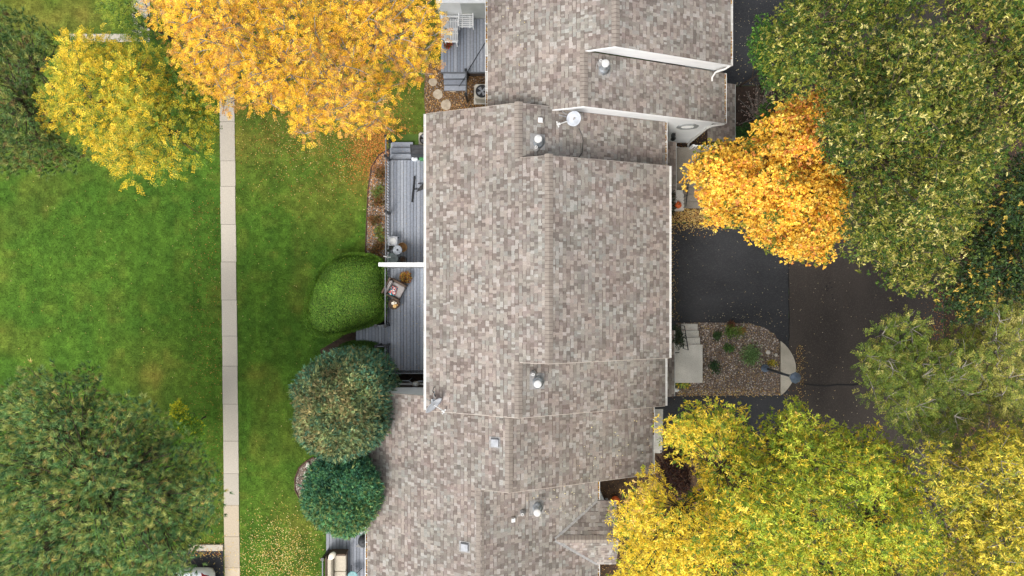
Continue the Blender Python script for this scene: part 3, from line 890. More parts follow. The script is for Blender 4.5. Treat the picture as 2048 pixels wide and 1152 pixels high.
# ---------------- low entry roofs on the east side (parts of their houses)
def porch(house, x0, x1, y0, y1, z0, z1):
    slab(house, x0, z0, x1, z1, y0, y1, .1, 'porch_roof')
    s = Shingles(); sl = (z0-z1)/(x1-x0)
    s.plane(x1, z1, -1, x0, lambda x: [(y0,y1)], slope=sl)
    V, C = s.arrays(); m = len(V)
    F1 = np.array([(4,5,6,7),(0,1,5,4),(1,2,6,5),(2,3,7,6),(3,0,4,7)])[:,::-1]
    F = (np.arange(m)[:,None,None]*8+F1[None]).reshape(-1,4)
    stuff(link('porch_shingles', mesh_np('porch_shingles', V.reshape(-1,3), F, np.repeat(C,5,0)), M['shingle'], house))
    mb = MB(); mb.box(x1,x1+.025,y0,y1,z1-.13,z1-.005); part('fascia', mb, M['grey_siding'], house)
porch(hb, XWR, 6.74, 3.5, 6.0, 3.0, 2.55); porch(hb, XWR, 6.68, -4.45, -1.75, 3.0, 2.55)
porch(hn, XNW+.01, 9.2, 5.95, 8.4, 3.05, 2.45)
porch(hs, XD_R-.36, XD_R+.85, -9.9, -8.95, 2.9, 2.5)
# ------------------------------------------------------------------ decks
DECK_PAL = lin_np([(138,144,155),(146,152,162),(130,136,147),(142,147,157),(152,157,166)])
def board_run(parent, x0, x1, y0, y1, z, w=0.145, gap=0.015, name='board', pal=DECK_PAL, along='y'):
    a, b = (x0, x1) if along == 'y' else (y0, y1)
    n = max(1, round((b-a)/w)); w = (b-a)/n
    for i in range(n):
        mb = MB(); mb.col = tuple(pal[random.randrange(len(pal))]*random.uniform(.9,1.1))
        dz = random.uniform(-.002,.002)
        if along == 'y': mb.box(a+i*w+gap/2, a+(i+1)*w-gap/2, y0+random.uniform(0,.01), y1-random.uniform(0,.01), z-.03, z+dz)
        else: mb.box(x0, x1, a+i*w+gap/2, a+(i+1)*w-gap/2, z-.03, z+dz)
        part(name, mb, M['deck'], parent)

def deck_base(parent, x0, x1, y0, y1, z):
    mb = MB(); mb.box(x0+.02,x1-.02,y0+.02,y1-.02,0,z-.034); part('frame', mb, M['dark_base'], parent)

def railing(deck, p0, p1, z, h=0.95, step=0.12, top='grey_rail', posts=()):
    """railing from p0 to p1 (x,y): rails with separate balusters and posts"""
    p0 = Vector((*p0,0)); p1 = Vector((*p1,0)); d = (p1-p0); L = d.length; d.normalize(); s = Vector((-d.y,d.x,0))
    def bar(mb, a, b, w, z0, z1):
        q = [a-s*w/2, b-s*w/2, b+s*w/2, a+s*w/2]
        mb.prism([(v.x,v.y) for v in q], z0, z1)
    mb = MB(); bar(mb, p0, p1, .045, z+h-.04, z+h); r = part('railing', mb, M[top], deck)
    mb = MB(); bar(mb, p0, p1, .035, z+.08, z+.115); part('bottom_rail', mb, M['black_metal'], r)
    n = int(L/step)
    me = MB().box(-.01,.01,-.01,.01,z+.115,z+h-.04).mesh('baluster'); me.materials.append(M['black_metal'])
    for i in range(1,n):
        q = p0+d*(L*i/n)
        o = bpy.data.objects.new('baluster', me); COL.objects.link(o); o.parent = r; o.location = (q.x,q.y,0)
    for t in posts:
        q = p0+d*L*t
        mb = MB(); mb.box(q.x-.045,q.x+.045,q.y-.045,q.y+.045,0.02,z+h+.02); mb.box(q.x-.06,q.x+.06,q.y-.06,q.y+.06,z+h+.02,z+h+.045)
        part('post', mb, M['black_metal'], deck)
    return r

def steps(deck, x0, x1, y0, y1, z, n, along='y+'):
    """treads going down from z towards y1"""
    dy = (y1-y0)/n
    for i in range(n):
        zt = z-(i+1)*z/(n+1)
        a, b = sorted((y0+dy*i, y0+dy*(i+1)))
        mb = MB(); mb.col = tuple(DECK_PAL[(i+1)%5]*random.uniform(.95,1.1)); e = .003
        mb.box(x0,x1,a+e,b-e,zt-.04,zt)
        part('tread', mb, M['deck'], deck)
        mb = MB(); mb.box(x0+.02,x1-.02,a+.01,b-.01,0,zt-.042); part('riser', mb, M['grey_rail'], deck)

Z_DK = 0.7
XDK = -5.47
# middle house, upper deck
dk = thing('deck', 'grey plank deck with steps and a black lounge chair, above the white divider', 'deck', (-4.2,3.3,0))
deck_base(dk, XDK, XWL-.005, 1.06, 5.6, Z_DK); board_run(dk, XDK, XWL-.005, 1.06, 5.6, Z_DK)
railing(dk, (-5.36,1.1), (-5.36,5.6), Z_DK, posts=(.48,1.0)); steps(dk, -5.4, -4.42, 5.61, 6.5, Z_DK, 3)
railing(dk, (-5.40,5.66), (-5.40,6.5), .45, posts=(1.0,), step=.14)
# middle house, lower deck
dk2 = thing('deck', 'grey plank deck with armchair beside the centre house, below the white divider', 'deck', (-4.2,-1.4,0))
deck_base(dk2, XDK, XWL-.005, -3.7, .88, Z_DK); board_run(dk2, XDK, XWL-.005, -3.7, .88, Z_DK)
railing(dk2, (-5.38,.84), (-5.38,-1.62), Z_DK, posts=(1.0,)); railing(dk2, (-5.38,-2.46), (-5.38,-3.6), Z_DK, posts=(0,1.0))
railing(dk2, (-5.36,-3.62), (XWL-.02,-3.62), Z_DK, top='grey_rail')
board_run(dk2, -6.9, XDK-.01, -2.5, -1.6, .42); mb = MB(); mb.box(-6.88,XDK-.02,-2.48,-1.62,0,.38); part('landing_frame', mb, M['dark_base'], dk2)
railing(dk2, (-5.78,-1.6), (-5.45,-1.6), Z_DK, step=.2, posts=(0,)); railing(dk2, (-5.78,-2.48), (-5.45,-2.48), Z_DK, step=.2, posts=(0,))
# divider
mb = MB(); mb.box(-5.48,XWL-.005,.90,1.04,0,2.45)
dv = thing('privacy_wall', 'long white privacy divider between the two decks of the centre house', 'divider', (-4.2,.97,0))
part('panel', mb, M['siding'], dv); mb = MB(); mb.box(-5.50,XWL-.1,.89,1.05,2.45,2.5); part('cap', mb, M['white_paint'], dv)
# north deck
XNWL = X_L+DX+.36
dk3 = thing('deck', 'grey plank deck with white slatted chairs at the top of the photo', 'deck', (-1.9,10.6,0))
deck_base(dk3, -3.12, XNWL-.005, 9.46, 11.8, Z_DK); board_run(dk3, -3.12, XNWL-.005, 9.46, 11.8, Z_DK)
steps(dk3, -3.02, -2.06, 9.45, 8.8, Z_DK, 3)
mb = MB(); mb.box(-3.12,XNWL-.01,9.432,9.455,.56,.71); part('fascia', mb, M['grey_rail'], dk3)
railing(dk3, (-1.99,9.40), (-1.99,8.35), .35, h=.8, step=.13, posts=(0,1))
dv = thing('privacy_wall', 'pale privacy wall with white cap at the top edge behind the white chairs', 'divider', (-1.9,11.9,0))
mb = MB(); mb.box(-2.15,XNWL-.005,11.81,11.95,0,2.3); part('panel', mb, M['grey_siding'], dv)  # grey panel colour carries the shade on this wall face
mb = MB(); mb.box(-3.15,-2.15,11.80,11.97,0,2.35); mb.box(-2.15,XNWL-.02,11.80,11.97,2.3,2.36); part('cap', mb, M['white_paint'], dv)
# south deck
dk4 = thing('deck', 'grey plank deck with beige loveseat at the bottom edge', 'deck', (-6.8,-12.4,0))
deck_base(dk4, -8.14, wl-.005, -14.2, -10.6, Z_DK); board_run(dk4, -8.14, wl-.005, -14.2, -10.6, Z_DK, pal=lin_np([(132,136,145),(140,143,151),(126,130,139),(136,139,146)]))
railing(dk4, (-8.04,-11.5), (-8.04,-14.1), Z_DK, posts=(0,.6), step=.1)

# ------------------------------------------------------------------ air conditioners
def ac_unit(x, y, label, s=.66):
    t = thing('air_conditioner', label, 'air conditioner', (x,y,.02), 0, 'outdoor cooling units beside the decks')
    mb = MB(); mb.rbox(-s/2,s/2,-s/2,s/2,.05,.72,.06); lpart('case', mb, M['ac_case'], t)
    mb = MB(); mb.box(-s/2-.06,s/2+.06,-s/2-.06,s/2+.06,0,.05); lpart('pad', mb, M['concrete_grey'], t)
    mb = MB(); mb.lathe([(s*.43,.722),(s*.43,.735),(s*.36,.738),(s*.36,.726)],0,0,24); lpart('grille_ring', mb, M['black_metal'], t)
    mb = MB(); mb.lathe([(s*.36,.724),(.001,.724)],0,0,20); lpart('fan_well', mb, M['dark_rubber'], t)
    for k in range(4):
        a = k*math.pi/2+.5; mb = MB(); c, d = math.cos(a), math.sin(a)
        mb._add([(c*.05-d*.04,d*.05+c*.04,.732),(c*.2-d*.10,d*.2+c*.10,.740),(c*.2+d*.06,d*.2-c*.06,.728),(c*.05+d*.03,d*.05-c*.03,.726)],[(0,1,2,3)])
        lpart('fan_blade', mb, M['grey_plastic'], t)
    mb = MB(); mb.lathe([(.06,.73),(.05,.752),(.01,.756)],0,0,12); lpart('hub', mb, M['galvanised'], t)
    for k in range(6):
        r = .06+.03*k; mb = MB(); mb.tube([(r*math.cos(q),r*math.sin(q),.756) for q in np.linspace(0,6.283,17)],.003,3); lpart('grille_wire', mb, M['black_metal'], t)
ac_unit(PX(964,.7), PY(183,.7), 'beige air conditioner with dark fan by the upper deck steps')
ac_unit(-3.80, PY(278,.7), 'beige air conditioner half under the eave by the deck stairs', .58)

# ------------------------------------------------------------------ satellite dishes
def dish(loc, label, aim, r=.30, mast_dz=.55, feet=(), arm=((0,0,0),(.3,0,0))):
    """aim = unit vector the bowl faces"""
    t = thing('satellite_dish', label, 'satellite dish', loc)
    a = Vector(aim).normalized(); c = Vector((0,0,mast_dz))
    u = a.orthogonal().normalized(); v = a.cross(u)
    vs = []; rings = 6; n = 28
    for sgn, off in ((1,0),(-1,-.012)):
        for i in range(rings+1):
            rr = r*i/rings; dd = (rr*rr)/(r*r)*.09*1.0
            for k in range(n):
                q = 2*math.pi*k/n
                p = c + (u*math.cos(q)*1.0+v*math.sin(q)*.92)*rr + a*(dd+off)
                vs.append(tuple(p))
    fs = []
    for b in (0,(rings+1)*n):
        for i in range(rings):
            for k in range(n):
                fs.append((b+i*n+k,b+i*n+(k+1)%n,b+(i+1)*n+(k+1)%n,b+(i+1)*n+k))
    e0, e1 = rings*n, (rings+1)*n+rings*n
    for k in range(n): fs.append((e0+k,e0+(k+1)%n,e1+(k+1)%n,e1+k))
    mb = MB(); mb._add(vs, fs); lpart('bowl', mb, M['dish_grey'], t, True)
    low = c + Vector(arm[0]); tip = c + Vector(arm[1])
    mb = MB(); mb.tube([low, low.lerp(tip,.5)+Vector((0,0,-.02)), tip], .02, 6); lpart('feed_arm', mb, M['vent_white'], t)
    back = (c + a*.05 - tip).normalized(); sd = back.cross(Vector((0,0,1))).normalized()
    mb = MB(); mb.cyl(tip-back*.03, tip+back*.09, .04, .05, 10); mb.cyl(tip+sd*.11, tip-sd*.11, .028, .028, 8); lpart('receiver', mb, M['vent_white'], t)
    mb = MB(); mb.tube([(0,0,.02),(0,0,mast_dz*.6), tuple(c-a*.05)], .022, 8); lpart('mast', mb, M['galvanised'], t)
    mb = MB(); mb.box(-.1,.1,-.1,.1,0,.03); lpart('foot_plate', mb, M['galvanised'], t)
    mb = MB()
    q = c + a*.055
    mb._add([tuple(q+u*sx*.05+v*sy*.035) for sx,sy in ((-1,-1),(1,-1),(1,1),(-1,1))],[(0,1,2,3)])
    lpart('badge', mb, M['dull_lead'], t)
    for f in feet:
        mb = MB(); mb.tube([(f[0],f[1],f[2]), (0,0,mast_dz*.75)], .013, 6); lpart('strut', mb, M['galvanised'], t)
    return t
xd, yd = PX(1150,6.4), PY(233,6.4)
dish((xd, yd, zrl(xd)), 'round white satellite dish facing up by the white gable wall', (-.35,-.28,.9), .28, .5, feet=((-.55,.2,.24),(-.42,.34,.18)), arm=((-.26,-.12,.08),(-.6,-.24,.12)))
xd, yd = PX(866,5.4), PY(806,5.4)
dish((xd, yd, zl(xd)), 'white satellite dish seen edge-on at the lower left roof corner', (.66,-.68,.34), .40, .45, feet=((-.28,.12,.0),(.04,.4,.1)), arm=((.06,-.06,-.08),(.42,-.30,-.05)))
mb = MB(); mb.tube([(PX(a,6.0), PY(b,6.0), zrl(PX(a,6.0))+.025) for a,b in ((1160,250),(1166,262),(1169,275),(1168,290),(1167,300),(1161,309),(1155,317))], .012, 5)
tag(part('cable', mb, M['black_metal'], None), 'thin dark cable trailing down the roof from the round dish', 'cable')
mb = MB(); mb.tube([(PX(a,5), PY(b,5), zl(PX(a,5))+.03) for a,b in ((872,792),(869,785),(866,781),(868,775),(871,772))], .014, 5)
tag(part('cable', mb, M['black_metal'], None), 'short looped black cable above the edge-on dish', 'cable')
mb = MB(); mb.tube([(PX(976,.8),PY(76,.8),.8),(PX(958,.74),PY(105,.74),.74),(PX(937,.74),PY(140,.74),.74),(PX(928,.6),PY(158,.6),.6),(PX(918,.3),PY(172,.3),.25)], .014, 5)
tag(part('cable', mb, M['black_metal'], None), 'straight black cable slanting across the top deck', 'cable')

# ------------------------------------------------------------------ lamp post
lx, ly = P(1529,736)[:2]
lp = thing('street_lamp', 'blue grey lamp post with eight-sided lantern in the rock island', 'lamp', (lx,ly,.02))
mb = MB(); mb.lathe([(.17,0),(.17,.12),(.13,.16),(.11,.34),(.075,.40)],0,0,16); lpart('base', mb, M['lamp_blue'], lp)
mb = MB(); mb.lathe([(.062,.38),(.05,2.9),(.07,2.94),(.07,3.0)],0,0,14); lpart('pole', mb, M['lamp_pole'], lp, True)
mb = MB(); mb.lathe([(.09,3.0),(.13,3.04),(.15,3.34)],0,0,8); lpart('lantern', mb, M['lamp_glass'], lp)
for k in range(8):
    q = 2*math.pi*k/8; mb = MB(); mb.cyl((.132*math.cos(q),.132*math.sin(q),3.02),(.156*math.cos(q),.156*math.sin(q),3.35),.008,n=5); lpart('lantern_rib', mb, M['lamp_pole'], lp)
mb = MB(); mb.lathe([(.225,3.34),(.23,3.37),(.13,3.46),(.05,3.50),(.03,3.56),(.01,3.57)],0,0,8); lpart('lantern_roof', mb, M['lamp_blue'], lp)

# ------------------------------------------------------------------ stoops, steps, hand rails
def hand_rail(t, x, ya, yb, za, zb, n, dx=0.0):
    mb = MB(); mb.tube([(x,ya,za+.85),(x+dx,yb,zb+.85)], .022, 6); r = part('hand_rail', mb, M['black_metal'], t)
    mb = MB(); mb.tube([(x,ya,za+.10),(x+dx,yb,zb+.10)], .016, 6); part('bottom_rail', mb, M['black_metal'], r)
    for i in range(n+1):
        f = i/n; y = ya+(yb-ya)*f; z = za+(zb-za)*f
        mb = MB(); mb.cyl((x+dx*f,y,z+(0 if i in (0,n) else .1)),(x+dx*f,y,z+.85),.013,n=5); part('baluster', mb, M['black_metal'], r)
st = thing('stoop', 'pale concrete entry stoop with three steps and black rail by the rock island', 'stoop', (7.8,-3.0,0))
mb = MB(); mb.box(7.16,8.40,-4.18,-2.50,0,.50); part('landing', mb, M['concrete_grey'], st)
for i in range(3):
    mb = MB(); mb.box(7.56-.0,8.32-.02*i,-2.498+.30*i,-2.202+.30*i,0,.38-.125*i); part('step', mb, M['concrete_grey'], st)
hand_rail(st, 7.50, -1.65, -2.66, .06, .5, 6, .05)
st2 = thing('stoop', 'shaded concrete entry stoop under the orange maple with black stair rail', 'stoop', (7.6,4.8,0))
mb = MB(); mb.box(7.0,8.9,4.46,6.2,0,.50); part('landing', mb, M['concrete_shaded'], st2)
for i in range(3):
    mb = MB(); mb.box(7.1,8.6,4.16-.30*i,4.456-.30*i,0,.38-.125*i); part('step', mb, M['concrete_shaded'], st2)
hand_rail(st2, 7.55, 3.55, 4.45, .1, .5, 6); 
# small dark rail end at both entries
for nm, lab, x, y, z in (('stoop_bracket','small black bracket on the concrete stoop by the rock island', PX(1354,1), PY(706,1), .5), ('stoop_bracket','small black bracket on the shaded stoop beside the maple', PX(1352,1), PY(364,1), .5)):
    t = thing(nm, lab, 'bracket', (x,y,z))
    mb = MB(); mb.box(-.1,.0,-.06,.06,0,.05); lpart('foot', mb, M['black_metal'], t); mb = MB(); mb.tube([(-.06,0,.05),(-.05,0,.4),(.12,.01,.42)],.025,6); lpart('arm', mb, M['black_metal'], t)
# north house porch rail and step board
pr = thing('porch_railing', 'white porch railing below the white gable wall by the maple', 'railing', (8.2,6.15,0))
mb = MB(); mb.box(7.85,8.95,6.13,6.19,1.0,1.05); part('top_rail', mb, M['white_paint'], pr); mb = MB(); mb.box(7.85,8.95,6.14,6.18,.3,.34); part('bottom_rail', mb, M['white_paint'], pr)
for i in range(9):
    mb = MB(); x = 7.9+i*.125; mb.box(x,x+.035,6.145,6.175,.34,1.0); part('baluster', mb, M['white_paint'], pr)
for x in (7.8,8.95):
    mb = MB(); mb.box(x,x+.09,6.115,6.205,0,1.12); part('post', mb, M['white_paint'], pr)
mb = MB(); mb._add([P(1350,292,.35),P(1384,300,.35),P(1384,304.5,.35),P(1350,297,.35),P(1350,292,.05),P(1384,300,.05),P(1384,304.5,.05),P(1350,297,.05)],[(0,1,2,3),(4,5,1,0),(5,6,2,1),(6,7,3,2),(7,4,0,3)])
tag(part('step_board', mb, M['white_paint'], None), 'slanted white board on the ground below the gable wall', 'board')
pr = thing('porch_railing', 'small white porch railing beside the bottom house under the yellow tree', 'railing', (PX(1208,1),PY(1015,1),0))
x0, x1, yq = PX(1192,1), PX(1217,1), PY(1012,1)
mb = MB(); mb.box(x0,x1,yq-.03,yq+.03,1.0,1.05); part('top_rail', mb, M['white_paint'], pr)
mb = MB(); mb.box(x0,x1,yq-.02,yq+.02,.3,.34); part('bottom_rail', mb, M['white_paint'], pr)
for i in range(5):
    mb = MB(); x = x0+.05+i*.12; mb.box(x,x+.035,yq-.015,yq+.015,.34,1.0); part('baluster', mb, M['white_paint'], pr)
mb = MB(); mb.box(x1,x1+.09,yq-.8,yq+.045,0,1.1); part('post', mb, M['grey_siding'], pr)
mb = MB(); mb.box(x0,x1,yq-.8,yq-.06,0,.5); part('floor', mb, M['concrete_grey'], pr)

# ------------------------------------------------------------------ pumpkins and porch light
def pumpkin(x, y, z, r, label):
    t = thing('pumpkin', label, 'pumpkin', (x,y,z), 0, 'pumpkins set out by the entries')
    vs = []; n = 40; m = 10
    for i in range(m+1):
        th = math.pi*i/m
        for k in range(n):
            q = 2*math.pi*k/n; rr = r*math.sin(th)*(1-.10*abs(math.cos(q*5))**3)+.002
            vs.append((rr*math.cos(q), rr*math.sin(q), r*.8*(1-math.cos(th)*(1-.15*math.exp(-(th*2)**2)))))
    fs = [(i*n+k,i*n+(k+1)%n,(i+1)*n+(k+1)%n,(i+1)*n+k) for i in range(m) for k in range(n)]
    mb = MB(); mb._add(vs,fs); lpart('body', mb, M['pumpkin'], t, True)
    mb = MB(); mb.tube([(0,0,r*1.4),(0,.01,r*1.6),(.03,.02,r*1.78)],[.03,.022,.026],6); lpart('stem', mb, M['pumpkin_stem'], t)
pumpkin(PX(1358,.8), PY(409,.8), .5, .16, 'orange pumpkin on the dark pedestal by the maple')
mb = MB(); mb.box(PX(1358,.5)-.22,PX(1358,.5)+.22,PY(409,.5)-.25,PY(380,.5),0,.5); tag(part('plinth', mb, M['concrete_grey'], None), 'low concrete plinth under the pumpkin beside the maple', 'plinth')
pumpkin(PX(1232,.4), PY(1004,.4), .02, .2, 'orange pumpkin on the ground by the bottom house porch')
t = thing('wall_light', 'small dark wall light at the corner of the white gable wall', 'wall light', (PX(1346,2), PY(273,2), 1.9))
mb = MB(); mb.box(-.06,.06,-.02,.10,0,.3); lpart('bracket', mb, M['black_metal'], t); mb = MB(); mb.lathe([(.05,.0),(.09,.05),(.09,.25),(.02,.32)],0,-.1,8); lpart('shade', mb, M['black_metal'], t)

# ------------------------------------------------------------------ gas meter beside the lower deck
gm = thing('gas_meter', 'grey gas meter with pipes on the wall below the lower deck', 'gas meter', (PX(833,1), PY(768,1.2), .9))
mb = MB(); mb.rbox(-.14,.14,-.10,.10,.1,.45,.05); lpart('body', mb, M['ac_case'], gm)
mb = MB(); mb.lathe([(.09,.45),(.10,.5),(.06,.54),(.01,.55)],0,0,14); lpart('regulator', mb, M['vent_white'], gm)
mb = MB(); mb.tube([(.5,.12,.3),(.1,.12,.3),(.1,.0,.45)],.022,6); mb.tube([(-.6,.14,.32),(-.3,.14,.32),(-.12,.04,.45)],.022,6); mb.tube([(-.3,.14,-.8),(-.3,.14,.32)],.022,6); mb.tube([(.35,.12,-.8),(.35,.12,.3)],.022,6)
lpart('pipe', mb, M['galvanised'], gm)

# ------------------------------------------------------------------ deck furniture
def armchair(x, y, z, rz, label):
    t = thing('armchair', label, 'armchair', (x,y,z), rz)
    mb = MB(); mb.rbox(-.34,.34,-.30,.34,.14,.30,.04); lpart('seat_frame', mb, M['wicker'], t)
    mb = MB(); mb.rbox(-.29,.29,-.24,.34,.30,.45,.05); lpart('seat_cushion', mb, M['cushion_grey'], t)
    for s in (-1,1):
        mb = MB(); mb.rbox(min(s*.30,s*.38),max(s*.30,s*.38),-.34,.36,.06,.62,.03); lpart('armrest', mb, M['wicker'], t)
        for yy in (-.30,.32):
            mb = MB(); mb.cyl((s*.34,yy,0),(s*.34,yy,.08),.025,n=6); lpart('leg', mb, M['black_metal'], t)
    mb = MB(); mb.rbox(-.38,.38,-.42,-.34,.06,.86,.03); lpart('backrest', mb, M['wicker'], t)
    mb = MB(); mb.rbox(-.29,.29,-.34,-.22,.45,.82,.05); lpart('back_cushion', mb, M['cushion_grey'], t)
    # scatter cushion with a printed pattern
    vs = []; fs = []; cols = []; n = 9
    r = np.random.default_rng(4)
    pal = lin_np([(40,120,140),(24,70,92),(226,228,224),(232,142,130),(64,150,160),(30,60,80),(214,120,116)])
    for j in range(n+1):
        for i in range(n+1):
            a, b = i/n*2-1, j/n*2-1
            vs.append((a*.22*(1-.06*b*b), b*.15*(1-.06*a*a), .07*(1-a**4)*(1-b**4)))
    mb = MB()
    mb._add(vs, [])
    for j in range(n):
        for i in range(n):
            mb.f.append((j*(n+1)+i,j*(n+1)+i+1,(j+1)*(n+1)+i+1,(j+1)*(n+1)+i)); mb.c.append(tuple(pal[r.integers(0,len(pal))]))
    back = [(a,b,-c*.6) for a,b,c in vs]; o = len(mb.v); mb.v.extend(back)
    for j in range(n):
        for i in range(n):
            mb.f.append((o+(j+1)*(n+1)+i,o+(j+1)*(n+1)+i+1,o+j*(n+1)+i+1,o+j*(n+1)+i)); mb.c.append(tuple(pal[1]))
    return t, mb
ax, ay = PX(791,1.1), PY(579,1.1)
t, cmb = armchair(ax, ay, Z_DK, math.radians(-118), 'grey cushioned wicker armchair on the lower deck of the centre house')
cu = tag(link('cushion', cmb.mesh('cushion'), M['fabric'], None), 'patterned teal and coral cushion lying on the grey armchair', 'cushion')
cu.location = (PX(786,1.3), PY(581,1.3), Z_DK+.54); cu.rotation_euler = (0.2,.25,math.radians(70))
wt = thing('side_table', 'round brown wicker side table with candles beside the armchair', 'side table', (PX(788.5,1.1),PY(608,1.1),Z_DK))
mb = MB(); mb.lathe([(.20,0),(.17,.2),(.22,.42),(.24,.45),(.24,.47),(.225,.475),(.22,.466),(.01,.466)],0,0,24); lpart('drum', mb, M['wicker'], wt)
for k,(dx,dy,r,h,mt) in enumerate(((-.03,.03,.07,.12,'candle_wax'),(.04,-.09,.075,.09,'candle_amber'),(.07,.04,.05,.08,'candle_wax'),(.0,.10,.04,.06,'candle_wax'),(.13,-.04,.035,.06,'candle_amber'))):
    c = thing('candle', ('large white','large amber','medium white','small white','small amber')[k]+' candle on the round wicker side table', 'candle', (PX(788.5,1.1)+dx,PY(608,1.1)+dy,Z_DK+.467), 0, 'candles on the wicker table')
    mb = MB(); mb.lathe([(r,0),(r,h),(r*.85,h),(r*.8,h-.015),(.008,h-.015)],0,0,14); lpart('wax', mb, M[mt], c)
    mb = MB(); mb.cyl((0,0,h-.015),(.002,0,h+.012),.003,n=4); lpart('wick', mb, M['black_metal'], c)

# ---- generic leaf meshes
def leaves(name, c, d, nrm, ln, wd, cols, fold=.15):
    """rhombic leaves: base c, direction d, face normal nrm"""
    d = d/np.linalg.norm(d,axis=1,keepdims=True)
    s = np.cross(d,nrm); s /= (np.linalg.norm(s,axis=1,keepdims=True)+1e-9)
    n2 = np.cross(s,d)
    ln = np.asarray(ln)[:,None]; wd = np.asarray(wd)[:,None]
    m = c+d*ln*.45
    V = np.stack([c, m+s*wd*.5+n2*wd*fold, c+d*ln-n2*ln*.08, m-s*wd*.5+n2*wd*fold],1).reshape(-1,3)
    return mesh_np(name, V, np.arange(len(c)*4).reshape(-1,4), cols)

def sph(r, n):
    v = r.normal(size=(n,3)); return v/np.linalg.norm(v,axis=1,keepdims=True)

def potted(x, y, z, pot_r, pot_h, mat, label, name, foliage, seed, n=300, spread=.2, hgt=.25, ll=.07, lw=.03, cat='plant', group=None):
    t = thing(name, label, cat, (x,y,z), 0, group)
    if pot_h > 0:
        mb = MB(); mb.lathe([(pot_r*.7,0),(pot_r,pot_h),(pot_r*.9,pot_h),(pot_r*.85,pot_h-.03),(.01,pot_h-.03)],0,0,18); lpart('pot', mb, M[mat], t)
    r = np.random.default_rng(seed); d = sph(r,n); d[:,2] = abs(d[:,2])
    c = d*np.array([spread,spread,hgt])*r.uniform(.15,1,(n,1))**.5+np.array([0,0,pot_h])
    pal = lin_np(foliage); C = pal[r.integers(0,len(pal),n)]*r.uniform(.75,1.25,(n,1))
    up = np.array([[0,0,1.0]])+sph(r,n)*.5
    me = leaves('foliage', c, d+sph(r,n)*.5, up, r.uniform(.7,1.3,n)*ll, r.uniform(.7,1.3,n)*lw, C)
    link('foliage', me, M['leaf'], t, False)
    mb = MB()
    for k in range(6):
        q = d[k]*np.array([spread,spread,hgt])*.8; mb.tube([(0,0,max(0,pot_h-.05)),(q[0],q[1],q[2]+pot_h)],.006,4)
    lpart('stem', mb, M['bark'], t)
    return t
potted(PX(811,1), PY(555,1), Z_DK, .15, .22, 'pot_dark', 'potted bronze and yellow flowers at the corner of the lower deck', 'potted_plant', [(176,122,52),(196,160,70),(150,84,44),(70,74,40),(120,70,36)], 3, 500, .25, .22, .07, .04)
# upper deck, lower left corner group
sq = thing('side_table', 'square grey side table with a tray at the railing corner', 'side table', (PX(786,1.1),PY(482,1.1),Z_DK))
mb = MB(); mb.rbox(-.2,.2,-.2,.2,.42,.46,.015); lpart('top', mb, M['grey_plastic'], sq)
mb = MB(); mb.lathe([(.13,.462),(.14,.48),(.12,.482),(.115,.468),(.01,.468)],0,0,20); lpart('tray', mb, M['vent_white'], sq)
for a in (-.17,.17):
    for b in (-.17,.17):
        mb = MB(); mb.box(a-.018,a+.018,b-.018,b+.018,0,.42); lpart('leg', mb, M['grey_rail'], sq)
potted(PX(781,1), PY(495,1), Z_DK, .1, .2, 'pot_dark', 'dark green spiky potted plant between the railing and round table', 'potted_plant', [(38,52,38),(52,68,46),(30,40,32)], 5, 90, .2, .3, .16, .03)
bt = thing('bistro_table', 'round pale metal table with dark centre on the upper deck', 'table', (PX(795,1.3),PY(500,1.3),Z_DK))
mb = MB(); mb.lathe([(.20,.60),(.205,.625),(.195,.632),(.185,.625),(.01,.625)],0,0,26); lpart('top', mb, M['galvanised'], bt)
mb = MB(); mb.lathe([(.035,.626),(.04,.66),(.02,.68)],0,0,12); lpart('knob', mb, M['black_metal'], bt)
for k in range(3):
    q = k*2.09+.3; mb = MB(); mb.tube([(.15*math.cos(q),.15*math.sin(q),.6),(.07*math.cos(q),.07*math.sin(q),.3),(.18*math.cos(q),.18*math.sin(q),0)],.012,6); lpart('leg', mb, M['black_metal'], bt)
wk = thing('basket', 'tan wicker basket behind the round metal table', 'basket', (PX(805,.9),PY(495,.9),Z_DK))
mb = MB(); mb.lathe([(.15,0),(.2,.15),(.21,.3),(.19,.3),(.17,.1),(.01,.08)],0,0,20); lpart('body', mb, M['wicker_tan'], wk)
gt_ = thing('glass_table', 'round dark green glass table at the white divider', 'table', (PX(785,1.15),PY(517,1.15),Z_DK))
mb = MB(); mb.lathe([(.24,.44),(.245,.452),(.24,.46),(.01,.46)],0,0,28); lpart('top', mb, M['green_glass'], gt_)
mb = MB(); mb.tube([(.235*math.cos(q),.235*math.sin(q),.445) for q in np.linspace(0,6.283,25)],.012,6); lpart('rim', mb, M['black_metal'], gt_)
for k in range(3):
    q = k*2.09; mb = MB(); mb.cyl((.2*math.cos(q),.2*math.sin(q),.44),(.22*math.cos(q),.22*math.sin(q),0),.012,n=6); lpart('leg', mb, M['black_metal'], gt_)
ft = thing('garden_rod', 'small white rod hooked over the railing by the glass table', 'rod', (PX(778,1.5),PY(514,1.5),Z_DK+.95))
mb = MB(); mb.tube([(-.2,.03,.02),(.05,-.02,.03)],.018,6); lpart('shaft', mb, M['vent_white'], ft); mb = MB(); mb.lathe([(.03,0),(.035,.06),(.01,.07)],.08,-.02,10); lpart('head', mb, M['vent_white'], ft)
pt = thing('planter', 'round dark brown planter next to the glass table', 'planter', (PX(805,1),PY(519,1),Z_DK))
